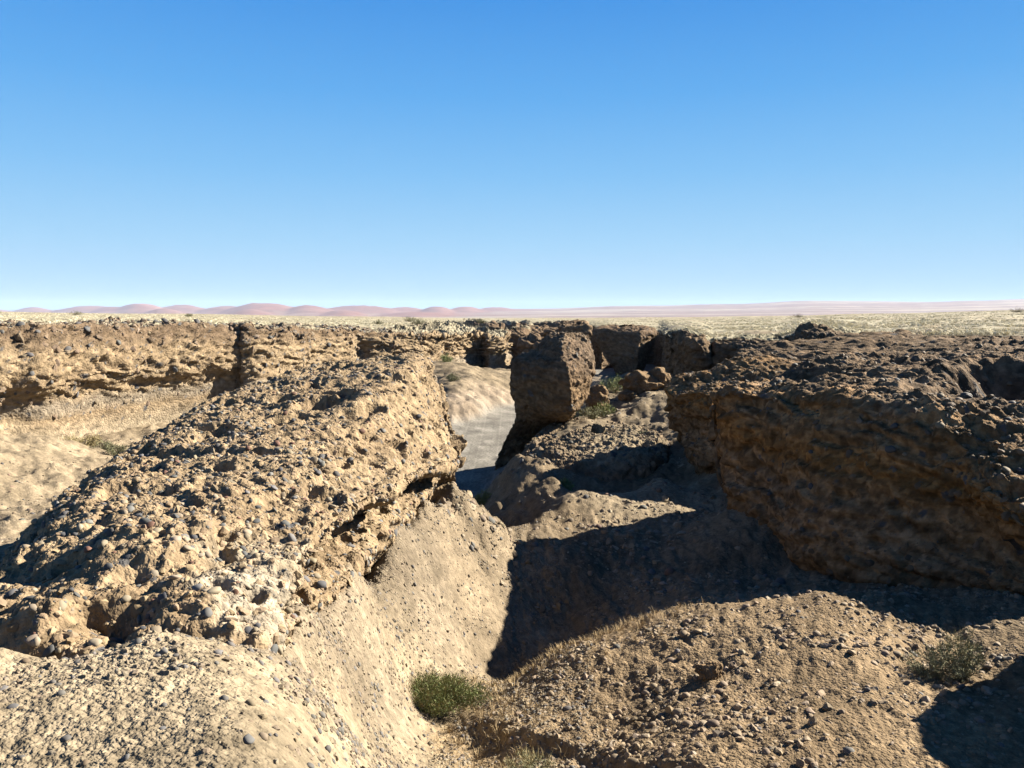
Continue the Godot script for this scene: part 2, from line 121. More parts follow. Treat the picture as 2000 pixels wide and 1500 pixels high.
const BLOCK_5 := [
	[2.75, -5.57, -88, 2.68, -5.57, -90.28, 2.43, -5.57, -90.79, 1.45, -5.57, -90.79, 1.2, -5.57, -90.28, 1.13, -5.57, -88, 1.2, -5.57, -85.72, 1.45, -5.57, -85.21, 2.43, -5.57, -85.21, 2.68, -5.57, -85.72],
	[2.78, -4.44, -88, 2.71, -4.44, -90.28, 2.45, -4.44, -90.79, 1.42, -4.44, -90.79, 1.16, -4.44, -90.28, 1.09, -4.44, -88, 1.16, -4.44, -85.72, 1.42, -4.44, -85.21, 2.45, -4.44, -85.21, 2.71, -4.44, -85.72],
	[2.86, -3.88, -88, 2.78, -3.88, -90.4, 2.5, -3.88, -90.94, 1.37, -3.88, -90.94, 1.09, -3.88, -90.4, 1.01, -3.88, -88, 1.09, -3.88, -85.6, 1.37, -3.88, -85.06, 2.5, -3.88, -85.06, 2.78, -3.88, -85.6],
	[2.93, -3.38, -88, 2.85, -3.38, -90.4, 2.54, -3.38, -90.94, 1.33, -3.38, -90.94, 1.02, -3.38, -90.4, 0.94, -3.38, -88, 1.02, -3.38, -85.6, 1.33, -3.38, -85.06, 2.54, -3.38, -85.06, 2.85, -3.38, -85.6],
	[2.86, -3.13, -88, 2.78, -3.13, -90.21, 2.5, -3.13, -90.7, 1.37, -3.13, -90.7, 1.09, -3.13, -90.21, 1.01, -3.13, -88, 1.09, -3.13, -85.79, 1.37, -3.13, -85.3, 2.5, -3.13, -85.3, 2.78, -3.13, -85.79],
	[2.63, -3.03, -88, 2.57, -3.03, -89.68, 2.36, -3.03, -90.06, 1.51, -3.03, -90.06, 1.3, -3.03, -89.68, 1.24, -3.03, -88, 1.3, -3.03, -86.32, 1.51, -3.03, -85.94, 2.36, -3.03, -85.94, 2.57, -3.03, -86.32],
	[2.13, -3.01, -88, 2.12, -3.01, -88.48, 2.06, -3.01, -88.59, 1.81, -3.01, -88.59, 1.75, -3.01, -88.48, 1.73, -3.01, -88, 1.75, -3.01, -87.52, 1.81, -3.01, -87.41, 2.06, -3.01, -87.41, 2.12, -3.01, -87.52],
]
const BLOCK_6 := [
	[2.13, -3.02, -36.6, 2.09, -3.02, -37.74, 1.94, -3.02, -38, 1.34, -3.02, -38, 1.19, -3.02, -37.74, 1.15, -3.02, -36.6, 1.19, -3.02, -35.46, 1.34, -3.02, -35.2, 1.94, -3.02, -35.2, 2.09, -3.02, -35.46],
	[2.16, -2.24, -36.6, 2.11, -2.24, -37.74, 1.95, -2.24, -38, 1.32, -2.24, -38, 1.16, -2.24, -37.74, 1.12, -2.24, -36.6, 1.16, -2.24, -35.46, 1.32, -2.24, -35.2, 1.95, -2.24, -35.2, 2.11, -2.24, -35.46],
	[2.2, -1.85, -36.6, 2.15, -1.85, -37.8, 1.98, -1.85, -38.07, 1.29, -1.85, -38.07, 1.12, -1.85, -37.8, 1.07, -1.85, -36.6, 1.12, -1.85, -35.4, 1.29, -1.85, -35.13, 1.98, -1.85, -35.13, 2.15, -1.85, -35.4],
	[2.24, -1.51, -36.6, 2.19, -1.51, -37.8, 2.01, -1.51, -38.07, 1.26, -1.51, -38.07, 1.08, -1.51, -37.8, 1.02, -1.51, -36.6, 1.08, -1.51, -35.4, 1.26, -1.51, -35.13, 2.01, -1.51, -35.13, 2.19, -1.51, -35.4],
	[2.2, -1.33, -36.6, 2.15, -1.33, -37.7, 1.98, -1.33, -37.95, 1.29, -1.33, -37.95, 1.11, -1.33, -37.7, 1.07, -1.33, -36.6, 1.11, -1.33, -35.5, 1.29, -1.33, -35.25, 1.98, -1.33, -35.25, 2.15, -1.33, -35.5],
	[2.06, -1.26, -36.6, 2.02, -1.26, -37.44, 1.89, -1.26, -37.63, 1.37, -1.26, -37.63, 1.24, -1.26, -37.44, 1.21, -1.26, -36.6, 1.24, -1.26, -35.76, 1.37, -1.26, -35.57, 1.89, -1.26, -35.57, 2.02, -1.26, -35.76],
	[1.75, -1.24, -36.6, 1.74, -1.24, -36.84, 1.71, -1.24, -36.89, 1.56, -1.24, -36.89, 1.52, -1.24, -36.84, 1.51, -1.24, -36.6, 1.52, -1.24, -36.36, 1.56, -1.24, -36.31, 1.71, -1.24, -36.31, 1.74, -1.24, -36.36],
]
const BLOCK_7 := [
	[-2.18, -5.7, -168, -2.32, -5.7, -171.42, -2.81, -5.7, -172.19, -4.8, -5.7, -172.19, -5.29, -5.7, -171.42, -5.43, -5.7, -168, -5.29, -5.7, -164.58, -4.8, -5.7, -163.81, -2.81, -5.7, -163.81, -2.32, -5.7, -164.58],
	[-2.09, -4.45, -168, -2.24, -4.45, -171.42, -2.76, -4.45, -172.19, -4.84, -4.45, -172.19, -5.37, -4.45, -171.42, -5.51, -4.45, -168, -5.37, -4.45, -164.58, -4.84, -4.45, -163.81, -2.76, -4.45, -163.81, -2.24, -4.45, -164.58],
	[-1.94, -3.83, -168, -2.1, -3.83, -171.6, -2.66, -3.83, -172.41, -4.94, -3.83, -172.41, -5.5, -3.83, -171.6, -5.66, -3.83, -168, -5.5, -3.83, -164.4, -4.94, -3.83, -163.59, -2.66, -3.83, -163.59, -2.1, -3.83, -164.4],
	[-1.79, -3.28, -168, -1.96, -3.28, -171.6, -2.57, -3.28, -172.41, -5.03, -3.28, -172.41, -5.64, -3.28, -171.6, -5.81, -3.28, -168, -5.64, -3.28, -164.4, -5.03, -3.28, -163.59, -2.57, -3.28, -163.59, -1.96, -3.28, -164.4],
	[-1.93, -3, -168, -2.09, -3, -171.31, -2.66, -3, -172.05, -4.94, -3, -172.05, -5.51, -3, -171.31, -5.67, -3, -168, -5.51, -3, -164.69, -4.94, -3, -163.95, -2.66, -3, -163.95, -2.09, -3, -164.69],
	[-2.39, -2.89, -168, -2.51, -2.89, -170.52, -2.94, -2.89, -171.08, -4.66, -2.89, -171.08, -5.08, -2.89, -170.52, -5.2, -2.89, -168, -5.08, -2.89, -165.48, -4.66, -2.89, -164.92, -2.94, -2.89, -164.92, -2.51, -2.89, -165.48],
	[-3.4, -2.86, -168, -3.43, -2.86, -168.72, -3.55, -2.86, -168.88, -4.04, -2.86, -168.88, -4.16, -2.86, -168.72, -4.2, -2.86, -168, -4.16, -2.86, -167.28, -4.04, -2.86, -167.12, -3.55, -2.86, -167.12, -3.43, -2.86, -167.28],
]
const BLOCK_8 := [
	[13.59, -4.05, -150, 13.45, -4.05, -155.32, 12.96, -4.05, -156.51, 10.99, -4.05, -156.51, 10.5, -4.05, -155.32, 10.37, -4.05, -150, 10.5, -4.05, -144.68, 10.99, -4.05, -143.49, 12.96, -4.05, -143.49, 13.45, -4.05, -144.68],
	[13.67, -3.18, -150, 13.52, -3.18, -155.32, 13.01, -3.18, -156.51, 10.93, -3.18, -156.51, 10.42, -3.18, -155.32, 10.27, -3.18, -150, 10.42, -3.18, -144.68, 10.93, -3.18, -143.49, 13.01, -3.18, -143.49, 13.52, -3.18, -144.68],
	[13.81, -2.74, -150, 13.66, -2.74, -155.6, 13.09, -2.74, -156.85, 10.84, -2.74, -156.85, 10.28, -2.74, -155.6, 10.12, -2.74, -150, 10.28, -2.74, -144.4, 10.84, -2.74, -143.15, 13.09, -2.74, -143.15, 13.66, -2.74, -144.4],
	[13.96, -2.36, -150, 13.79, -2.36, -155.6, 13.18, -2.36, -156.85, 10.75, -2.36, -156.85, 10.14, -2.36, -155.6, 9.97, -2.36, -150, 10.14, -2.36, -144.4, 10.75, -2.36, -143.15, 13.18, -2.36, -143.15, 13.79, -2.36, -144.4],
	[13.82, -2.16, -150, 13.66, -2.16, -155.15, 13.1, -2.16, -156.31, 10.83, -2.16, -156.31, 10.27, -2.16, -155.15, 10.11, -2.16, -150, 10.27, -2.16, -144.85, 10.83, -2.16, -143.69, 13.1, -2.16, -143.69, 13.66, -2.16, -144.85],
	[13.36, -2.08, -150, 13.24, -2.08, -153.92, 12.81, -2.08, -154.8, 11.11, -2.08, -154.8, 10.69, -2.08, -153.92, 10.57, -2.08, -150, 10.69, -2.08, -146.08, 11.11, -2.08, -145.2, 12.81, -2.08, -145.2, 13.24, -2.08, -146.08],
	[12.36, -2.06, -150, 12.33, -2.06, -151.12, 12.21, -2.06, -151.37, 11.72, -2.06, -151.37, 11.6, -2.06, -151.12, 11.56, -2.06, -150, 11.6, -2.06, -148.88, 11.72, -2.06, -148.63, 12.21, -2.06, -148.63, 12.33, -2.06, -148.88],
]
const CLIFF := [
	[-32.57, -0.6, -34.51, -31.62, -0.58, -33.5, -29.83, -0.56, -31.6, -29.3, -0.9, -31, -28.7, -1.65, -30.3, -28.5, -2.54, -30, -29.12, -3.72, -30.55, -29.44, -4.04, -30.85, -29.67, -5.03, -31, -29.24, -5.58, -30.5, -28.8, -5.9, -30, -28.8, -7.1, -29.8],
	[-30.71, -0.69, -40.17, -29.82, -0.67, -39, -28.36, -0.66, -37.1, -27.94, -1.06, -36.5, -27.47, -1.95, -35.8, -27.31, -3, -35.5, -27.82, -4.26, -36.05, -28.08, -4.59, -36.35, -28.26, -5.55, -36.5, -27.92, -6.09, -36, -27.57, -6.61, -35.5, -27.57, -7.81, -35.3],
	[-29.1, -0.75, -43.77, -28.25, -0.73, -42.5, -26.99, -0.73, -40.6, -26.62, -1.17, -40, -26.22, -2.14, -39.3, -26.02, -3.29, -38.9, -26.48, -4.16, -39.5, -26.66, -4.46, -39.75, -26.9, -5.54, -40, -26.68, -6.29, -39.6, -26.32, -6.86, -39, -26.32, -8.06, -38.8],
	[-27.7, -0.79, -46.04, -26.89, -0.77, -44.7, -25.75, -0.76, -42.8, -25.41, -1.17, -42.2, -25.05, -2.2, -41.5, -24.82, -3.39, -41, -25.08, -4.36, -41.35, -25.31, -4.68, -41.7, -25.38, -5.78, -41.7, -25.3, -6.6, -41.5, -25.16, -7.31, -41.2, -25.16, -8.51, -41],
	[-26.56, -0.83, -48.72, -25.78, -0.81, -47.3, -24.75, -0.81, -45.4, -24.44, -1.19, -44.8, -24.12, -2.23, -44.1, -24.01, -3.44, -43.8, -24.27, -4.12, -44.2, -24.5, -4.43, -44.6, -24.79, -5.78, -45, -24.75, -7.12, -44.8, -24.4, -7.82, -44.1, -24.4, -9.02, -43.9],
	[-24.68, -0.91, -53.05, -23.97, -0.89, -51.5, -23.08, -0.89, -49.6, -22.82, -1.27, -49, -22.54, -2.31, -48.3, -22.45, -3.51, -48, -22.67, -4.16, -48.4, -22.87, -4.49, -48.8, -23.1, -5.59, -49.2, -23.18, -7.32, -49.2, -22.91, -8.54, -48.5, -22.91, -9.74, -48.3],
	[-22.6, -0.97, -56.65, -21.94, -0.95, -55, -21.18, -0.95, -53.1, -20.96, -1.36, -52.5, -20.71, -2.3, -51.8, -20.63, -3.22, -51.5, -20.82, -4.01, -51.9, -20.99, -4.39, -52.3, -21.19, -5.41, -52.7, -21.25, -6.95, -52.7, -21.03, -8.44, -52, -21.03, -9.64, -51.8],
	[-21.06, -1.05, -59.33, -20.45, -1.03, -57.6, -19.78, -1.03, -55.7, -19.58, -1.46, -55.1, -19.39, -2.24, -54.5, -19.35, -3.14, -54.3, -19.41, -3.87, -54.4, -19.64, -4.28, -55, -19.78, -5.42, -55.3, -19.82, -6.73, -55.3, -19.64, -8.49, -54.6, -19.64, -9.69, -54.4],
	[-20.58, -1.08, -58.97, -19.98, -1.06, -57.25, -19.32, -1.06, -55.35, -19.13, -1.49, -54.75, -19.01, -2.16, -54.35, -19.04, -2.96, -54.35, -19.03, -3.86, -54.25, -19.02, -4.58, -54.15, -18.98, -5.47, -53.95, -18.94, -6.54, -53.75, -18.93, -8.33, -53.55, -18.93, -9.53, -53.35],
	[-19.23, -1.14, -60.26, -18.67, -1.12, -58.5, -18.07, -1.12, -56.6, -17.89, -1.56, -56, -17.78, -2.21, -55.6, -17.77, -3.02, -55.5, -17.77, -3.94, -55.4, -17.76, -4.68, -55.3, -17.75, -5.41, -55.2, -17.72, -6.5, -55, -17.7, -8.15, -54.8, -17.7, -9.35, -54.6],
	[-17.4, -1.32, -65.41, -16.89, -1.3, -63.5, -16.39, -1.31, -61.6, -16.24, -1.78, -61, -16.15, -2.41, -60.6, -16.14, -3.29, -60.5, -16.14, -4.1, -60.4, -16.13, -4.82, -60.3, -16.12, -5.5, -60.2, -16.1, -6.69, -60, -16.08, -8.29, -59.8, -16.08, -9.49, -59.6],
	[-14.76, -1.58, -71.59, -14.33, -1.56, -69.5, -13.94, -1.57, -67.6, -13.82, -2.04, -67, -13.73, -2.65, -66.5, -13.73, -3.35, -66.4, -13.72, -4.05, -66.3, -13.71, -4.71, -66.2, -13.71, -5.46, -66.1, -13.67, -6.67, -65.8, -13.66, -8.42, -65.6, -13.66, -9.62, -65.4],
	[-14.5, -1.71, -73.13, -14.07, -1.69, -71, -13.7, -1.69, -69.1, -13.59, -2.09, -68.5, -13.62, -2.55, -68.6, -13.67, -3.1, -68.8, -13.66, -3.74, -68.7, -13.59, -4.45, -68.3, -13.47, -5.26, -67.6, -13.39, -6.58, -67.1, -13.39, -8.36, -66.9, -13.39, -9.56, -66.7],
	[-12.92, -1.84, -74.67, -12.54, -1.82, -72.5, -12.21, -1.82, -70.6, -12.12, -2.23, -70, -12.09, -2.68, -69.8, -12.12, -3.25, -69.9, -12.07, -3.79, -69.6, -12.01, -4.42, -69.2, -11.96, -5.13, -68.8, -11.89, -6.47, -68.3, -11.87, -8.27, -68, -11.87, -9.47, -67.8],
	[-12.7, -1.77, -95.5, -10.84, -2, -81.5, -9.8, -2.1, -73.6, -9.72, -2.52, -73, -9.66, -2.98, -72.5, -9.67, -3.46, -72.5, -9.69, -3.86, -72.6, -9.64, -4.32, -72.2, -9.57, -4.95, -71.6, -9.5, -6.24, -71, -9.47, -8.11, -70.6, -9.47, -9.31, -70.4],
	[-13.96, -2.38, -150, -9.44, -2.36, -101.35, -7.32, -2.34, -78.6, -7.27, -2.69, -78, -7.23, -3.08, -77.5, -7.24, -3.5, -77.6, -7.26, -3.93, -77.8, -7.24, -4.32, -77.5, -7.15, -4.88, -76.5, -7.07, -5.88, -75.5, -7.03, -7.1, -75, -7.03, -8.3, -74.8],
	[-8.53, -2.32, -135, -6.39, -2.46, -101.05, -5.35, -2.52, -84.6, -5.31, -2.9, -84, -5.29, -3.33, -83.6, -5.33, -3.69, -84.2, -5.35, -4.26, -84.4, -5.34, -4.82, -84.3, -5.33, -5.25, -84, -5.27, -6.07, -83, -5.21, -7.21, -82, -5.21, -8.41, -81.8],
	[-4.09, -2.57, -108, -3.66, -2.68, -96.45, -3.4, -2.73, -89.6, -3.38, -3.07, -89, -3.39, -3.49, -89.2, -3.4, -3.92, -89.6, -3.42, -4.54, -89.9, -3.42, -5.13, -89.8, -3.4, -5.71, -89.4, -3.37, -6.36, -88.5, -3.36, -7.44, -88, -3.36, -8.64, -87.8],
	[-3.05, -2.84, -102, -2.79, -2.84, -93.25, -2.62, -2.84, -87.6, -2.58, -3.14, -86.2, -2.57, -3.53, -85.8, -2.57, -4.1, -85.7, -2.58, -4.67, -85.8, -2.58, -5.25, -85.8, -2.57, -5.81, -85.6, -2.56, -6.45, -85, -2.55, -7.44, -84.6, -2.55, -8.64, -84.4],
	[-1.04, -2.89, -104, -0.96, -2.76, -95.95, -0.9, -2.7, -90.6, -0.89, -3.2, -89.5, -0.89, -3.54, -89, -0.89, -4.01, -88.8, -0.89, -4.61, -89, -0.89, -5.2, -89, -0.89, -5.79, -88.8, -0.88, -6.45, -88.2, -0.88, -7.43, -87.8, -0.88, -8.63, -87.6],
	[1.49, -2.74, -112, 1.44, -2.7, -108.15, 1.39, -2.7, -104.6, 1.38, -3.17, -104, 1.37, -3.55, -103, 1.37, -3.95, -102.8, 1.37, -4.51, -103, 1.37, -5.2, -103, 1.37, -5.87, -102.8, 1.36, -6.58, -102, 1.35, -7.53, -101, 1.35, -8.73, -100.8],
	[3.09, -3.11, -136.47, 3, -2.81, -132.5, 2.95, -2.85, -130.6, 2.94, -3.19, -130, 2.92, -3.59, -129, 2.92, -4.01, -128.8, 2.92, -4.45, -129, 2.92, -5.13, -129, 2.92, -5.81, -128.8, 2.9, -6.97, -128, 2.88, -8.19, -127, 2.88, -9.39, -126.8],
	[4.25, -3.27, -177.68, 4.13, -2.97, -172.5, 4.08, -3.05, -170.6, 4.07, -3.38, -170, 4.05, -3.8, -169, 4.04, -4.25, -168.8, 4.05, -4.7, -169, 4.05, -5.38, -169, 4.05, -6.04, -168.8, 4.03, -7.47, -168, 4.01, -9.09, -167, 4.01, -10.29, -166.8],
]
const FARCLIFF := [
	[-13.83, -2.9, -219, -13.65, -3, -216.2, -13.58, -3.27, -215, -13.53, -3.69, -214.2, -13.52, -4.25, -214, -13.52, -4.82, -214, -13.49, -5.52, -213.5, -13.35, -6.99, -211, -13.11, -9.34, -207, -13.11, -10.54, -206.8],
	[-7.04, -2.95, -212, -6.95, -3.05, -209.2, -6.91, -3.3, -208, -6.89, -3.7, -207.2, -6.88, -4.25, -207, -6.88, -4.8, -207, -6.87, -5.47, -206.5, -6.79, -6.9, -204, -6.67, -9.16, -200, -6.67, -10.36, -199.8],
	[-5.02, -2.97, -204, -4.95, -3.06, -201.2, -4.92, -3.31, -200, -4.9, -3.69, -199.2, -4.9, -4.22, -199, -4.9, -4.74, -199, -4.89, -5.39, -198.5, -4.83, -6.76, -196, -4.74, -8.92, -192, -4.74, -10.12, -191.8],
	[-4.51, -3.09, -212, -4.45, -3.18, -209.2, -4.42, -3.44, -208, -4.41, -3.84, -207.2, -4.41, -4.39, -207, -4.41, -4.93, -207, -4.4, -5.61, -206.5, -4.35, -7.03, -204, -4.27, -9.29, -200, -4.27, -10.49, -199.8],
	[0, -3.04, -209, 0, -3.14, -206.2, 0, -3.39, -205, 0, -3.78, -204.2, 0, -4.32, -204, 0, -4.86, -204, 0, -5.53, -203.5, 0, -6.93, -201, 0, -9.15, -197, 0, -10.35, -196.8],
	[1.07, -3.07, -202, 1.06, -3.16, -199.2, 1.05, -3.41, -198, 1.05, -3.79, -197.2, 1.05, -4.3, -197, 1.05, -4.83, -197, 1.05, -5.47, -196.5, 1.03, -6.82, -194, 1.01, -8.95, -190, 1.01, -10.15, -189.8],
	[1.95, -3.06, -210, 1.93, -3.15, -207.2, 1.92, -3.41, -206, 1.91, -3.8, -205.2, 1.91, -4.34, -205, 1.91, -4.89, -205, 1.91, -5.55, -204.5, 1.88, -6.96, -202, 1.85, -9.2, -198, 1.85, -10.4, -197.8],
	[6.1, -2.97, -204, 6.02, -3.06, -201.2, 5.98, -3.31, -200, 5.96, -3.69, -199.2, 5.96, -4.22, -199, 5.96, -4.74, -199, 5.94, -5.39, -198.5, 5.87, -6.76, -196, 5.76, -8.92, -192, 5.76, -10.12, -191.8],
	[9.77, -2.98, -196, 9.63, -3.07, -193.2, 9.57, -3.3, -192, 9.53, -3.67, -191.2, 9.53, -4.17, -191, 9.53, -4.68, -191, 9.51, -5.3, -190.5, 9.39, -6.61, -188, 9.2, -8.67, -184, 9.2, -9.87, -183.8],
	[10.25, -2.99, -188, 10.09, -3.06, -185.2, 10.03, -3.29, -184, 9.99, -3.64, -183.2, 9.98, -4.12, -183, 9.98, -4.61, -183, 9.96, -5.2, -182.5, 9.83, -6.44, -180, 9.62, -8.41, -176, 9.62, -9.61, -175.8],
	[13.31, -2.89, -182, 13.1, -2.96, -179.2, 13.02, -3.18, -178, 12.96, -3.52, -177.2, 12.95, -3.98, -177, 12.95, -4.45, -177, 12.92, -5.03, -176.5, 12.75, -6.23, -174, 12.47, -8.12, -170, 12.47, -9.32, -169.8],
	[16.85, -2.8, -169, 16.57, -2.86, -166.2, 16.46, -3.06, -165, 16.38, -3.37, -164.2, 16.36, -3.8, -164, 16.37, -4.24, -164, 16.32, -4.77, -163.5, 16.08, -5.87, -161, 15.7, -7.61, -157, 15.7, -8.81, -156.8],
]
const SHADECLIFF := [
	[11.43, -2.28, -114.6, 11.24, -2.31, -112.64, 11.17, -2.41, -112, 11.13, -2.7, -111.5, 11.13, -3.25, -111.5, 11.17, -3.93, -111.8, 11.21, -4.62, -112.2, 11.2, -5.28, -112, 11.16, -6.18, -111.5, 11.16, -7.38, -111.3],
	[11.34, -2.19, -106.6, 11.13, -2.22, -104.64, 11.07, -2.32, -104, 11.02, -2.61, -103.5, 11.02, -3.16, -103.5, 11.06, -3.84, -103.8, 11.11, -4.53, -104.2, 11.1, -5.19, -104, 11.05, -6.09, -103.5, 11.05, -7.29, -103.3],
	[11.11, -2.26, -100.6, 10.89, -2.29, -98.64, 10.82, -2.39, -98, 10.77, -2.68, -97.5, 10.78, -3.23, -97.5, 10.82, -3.91, -97.8, 10.87, -4.6, -98.2, 10.85, -5.27, -98, 10.81, -6.16, -97.5, 10.81, -7.36, -97.3],
	[11.3, -2.26, -97.6, 11.07, -2.28, -95.64, 11, -2.38, -95, 10.91, -2.67, -94.2, 10.91, -3.21, -94.2, 10.97, -3.9, -94.65, 11.04, -4.6, -95.2, 11.03, -5.26, -95, 10.98, -6.15, -94.5, 10.98, -7.35, -94.3],
	[12.2, -2.15, -98.6, 11.96, -2.18, -96.64, 11.88, -2.28, -96, 11.82, -2.57, -95.5, 11.83, -3.12, -95.5, 11.87, -3.8, -95.8, 11.93, -4.49, -96.2, 11.91, -5.16, -96, 11.86, -6.05, -95.5, 11.86, -7.25, -95.3],
	[18.72, -2.54, -106.6, 18.38, -2.56, -104.64, 18.27, -2.66, -104, 18.18, -2.95, -103.5, 18.19, -3.5, -103.5, 18.26, -4.18, -103.8, 18.34, -4.88, -104.2, 18.31, -5.54, -104, 18.24, -6.43, -103.5, 18.24, -7.63, -103.3],
	[18.83, -2.61, -98.6, 18.46, -2.62, -96.64, 18.34, -2.73, -96, 18.25, -3.02, -95.5, 18.26, -3.56, -95.5, 18.32, -4.25, -95.8, 18.41, -4.94, -96.2, 18.39, -5.61, -96, 18.31, -6.5, -95.5, 18.31, -7.7, -95.3],
	[11.62, -1.83, -57.6, 11.22, -1.81, -55.64, 11.1, -1.93, -55, 11, -2.22, -54.5, 11.01, -2.77, -54.5, 11.09, -3.45, -54.8, 11.18, -4.16, -55.2, 11.15, -4.82, -55, 11.07, -5.7, -54.5, 11.07, -6.9, -54.3],
	[11.06, -1.53, -52.6, 10.65, -1.51, -50.64, 10.52, -1.64, -50, 10.36, -1.92, -49.2, 10.37, -2.46, -49.2, 10.48, -3.15, -49.65, 10.61, -3.87, -50.2, 10.58, -4.53, -50, 10.49, -5.41, -49.5, 10.49, -6.61, -49.3],
	[11.15, -1.22, -48.6, 10.71, -1.2, -46.64, 10.56, -1.34, -46, 10.34, -1.61, -45, 10.35, -2.15, -45, 10.49, -2.85, -45.55, 10.66, -3.57, -46.2, 10.62, -4.23, -46, 10.53, -5.1, -45.5, 10.53, -6.3, -45.3],
	[11.98, -1.45, -47.6, 11.48, -1.42, -45.64, 11.33, -1.56, -45, 11.08, -1.82, -44, 11.09, -2.36, -44, 11.25, -3.06, -44.55, 11.43, -3.78, -45.2, 11.4, -4.45, -45, 11.29, -5.32, -44.5, 11.29, -6.52, -44.3],
	[12.63, -1.72, -48.9, 12.13, -1.68, -46.94, 11.97, -1.81, -46.3, 11.85, -2.09, -45.8, 11.86, -2.64, -45.8, 11.95, -3.33, -46.1, 12.07, -4.04, -46.5, 12.04, -4.71, -46.3, 11.93, -5.58, -45.8, 11.93, -6.78, -45.6],
	[12.68, -1.64, -47.6, 12.16, -1.6, -45.64, 11.99, -1.73, -45, 11.81, -2.01, -44.3, 11.82, -2.55, -44.3, 11.95, -3.25, -44.7, 12.1, -3.97, -45.2, 12.06, -4.63, -45, 11.95, -5.5, -44.5, 11.95, -6.7, -44.3],
	[13.96, -1.58, -46.6, 13.38, -1.54, -44.64, 13.19, -1.67, -44, 12.93, -1.94, -43.1, 12.94, -2.48, -43.1, 13.11, -3.18, -43.6, 13.31, -3.9, -44.2, 13.27, -4.57, -44, 13.15, -5.44, -43.5, 13.15, -6.64, -43.3],
	[15.79, -1.51, -45.6, 15.11, -1.48, -43.64, 14.89, -1.61, -43, 14.59, -1.87, -42.1, 14.61, -2.42, -42.1, 14.8, -3.12, -42.6, 15.03, -3.84, -43.2, 14.99, -4.5, -43, 14.84, -5.37, -42.5, 14.84, -6.57, -42.3],
	[15.81, -1.21, -43.6, 15.1, -1.19, -41.64, 14.88, -1.32, -41, 14.56, -1.59, -40.1, 14.58, -2.13, -40.1, 14.78, -2.83, -40.6, 15.02, -3.55, -41.2, 14.97, -4.22, -41, 14.82, -5.09, -40.5, 14.82, -6.29, -40.3],
	[15.2, -0.85, -40.1, 14.46, -0.83, -38.14, 14.22, -0.98, -37.5, 13.97, -1.26, -36.8, 13.99, -1.8, -36.8, 14.16, -2.49, -37.2, 14.38, -3.21, -37.7, 14.33, -3.87, -37.5, 14.17, -4.74, -37, 14.17, -5.94, -36.8],
	[15.8, -0.76, -39.6, 15.02, -0.75, -37.64, 14.77, -0.89, -37, 14.5, -1.18, -36.3, 14.52, -1.72, -36.3, 14.71, -2.41, -36.7, 14.93, -3.12, -37.2, 14.88, -3.78, -37, 14.71, -4.65, -36.5, 14.71, -5.85, -36.3],
	[17.12, -0.97, -39.6, 16.28, -0.95, -37.64, 16.01, -1.09, -37, 15.8, -1.38, -36.5, 15.82, -1.92, -36.5, 15.98, -2.61, -36.8, 16.18, -3.32, -37.2, 16.12, -3.98, -37, 15.94, -4.85, -36.5, 15.94, -6.05, -36.3],
	[18.55, -1.24, -39.8, 17.63, -1.2, -37.84, 17.34, -1.34, -37.2, 17.12, -1.63, -36.7, 17.15, -2.17, -36.7, 17.32, -2.86, -37, 17.53, -3.58, -37.4, 17.47, -4.24, -37.2, 17.27, -5.1, -36.7, 17.27, -6.3, -36.5],
]
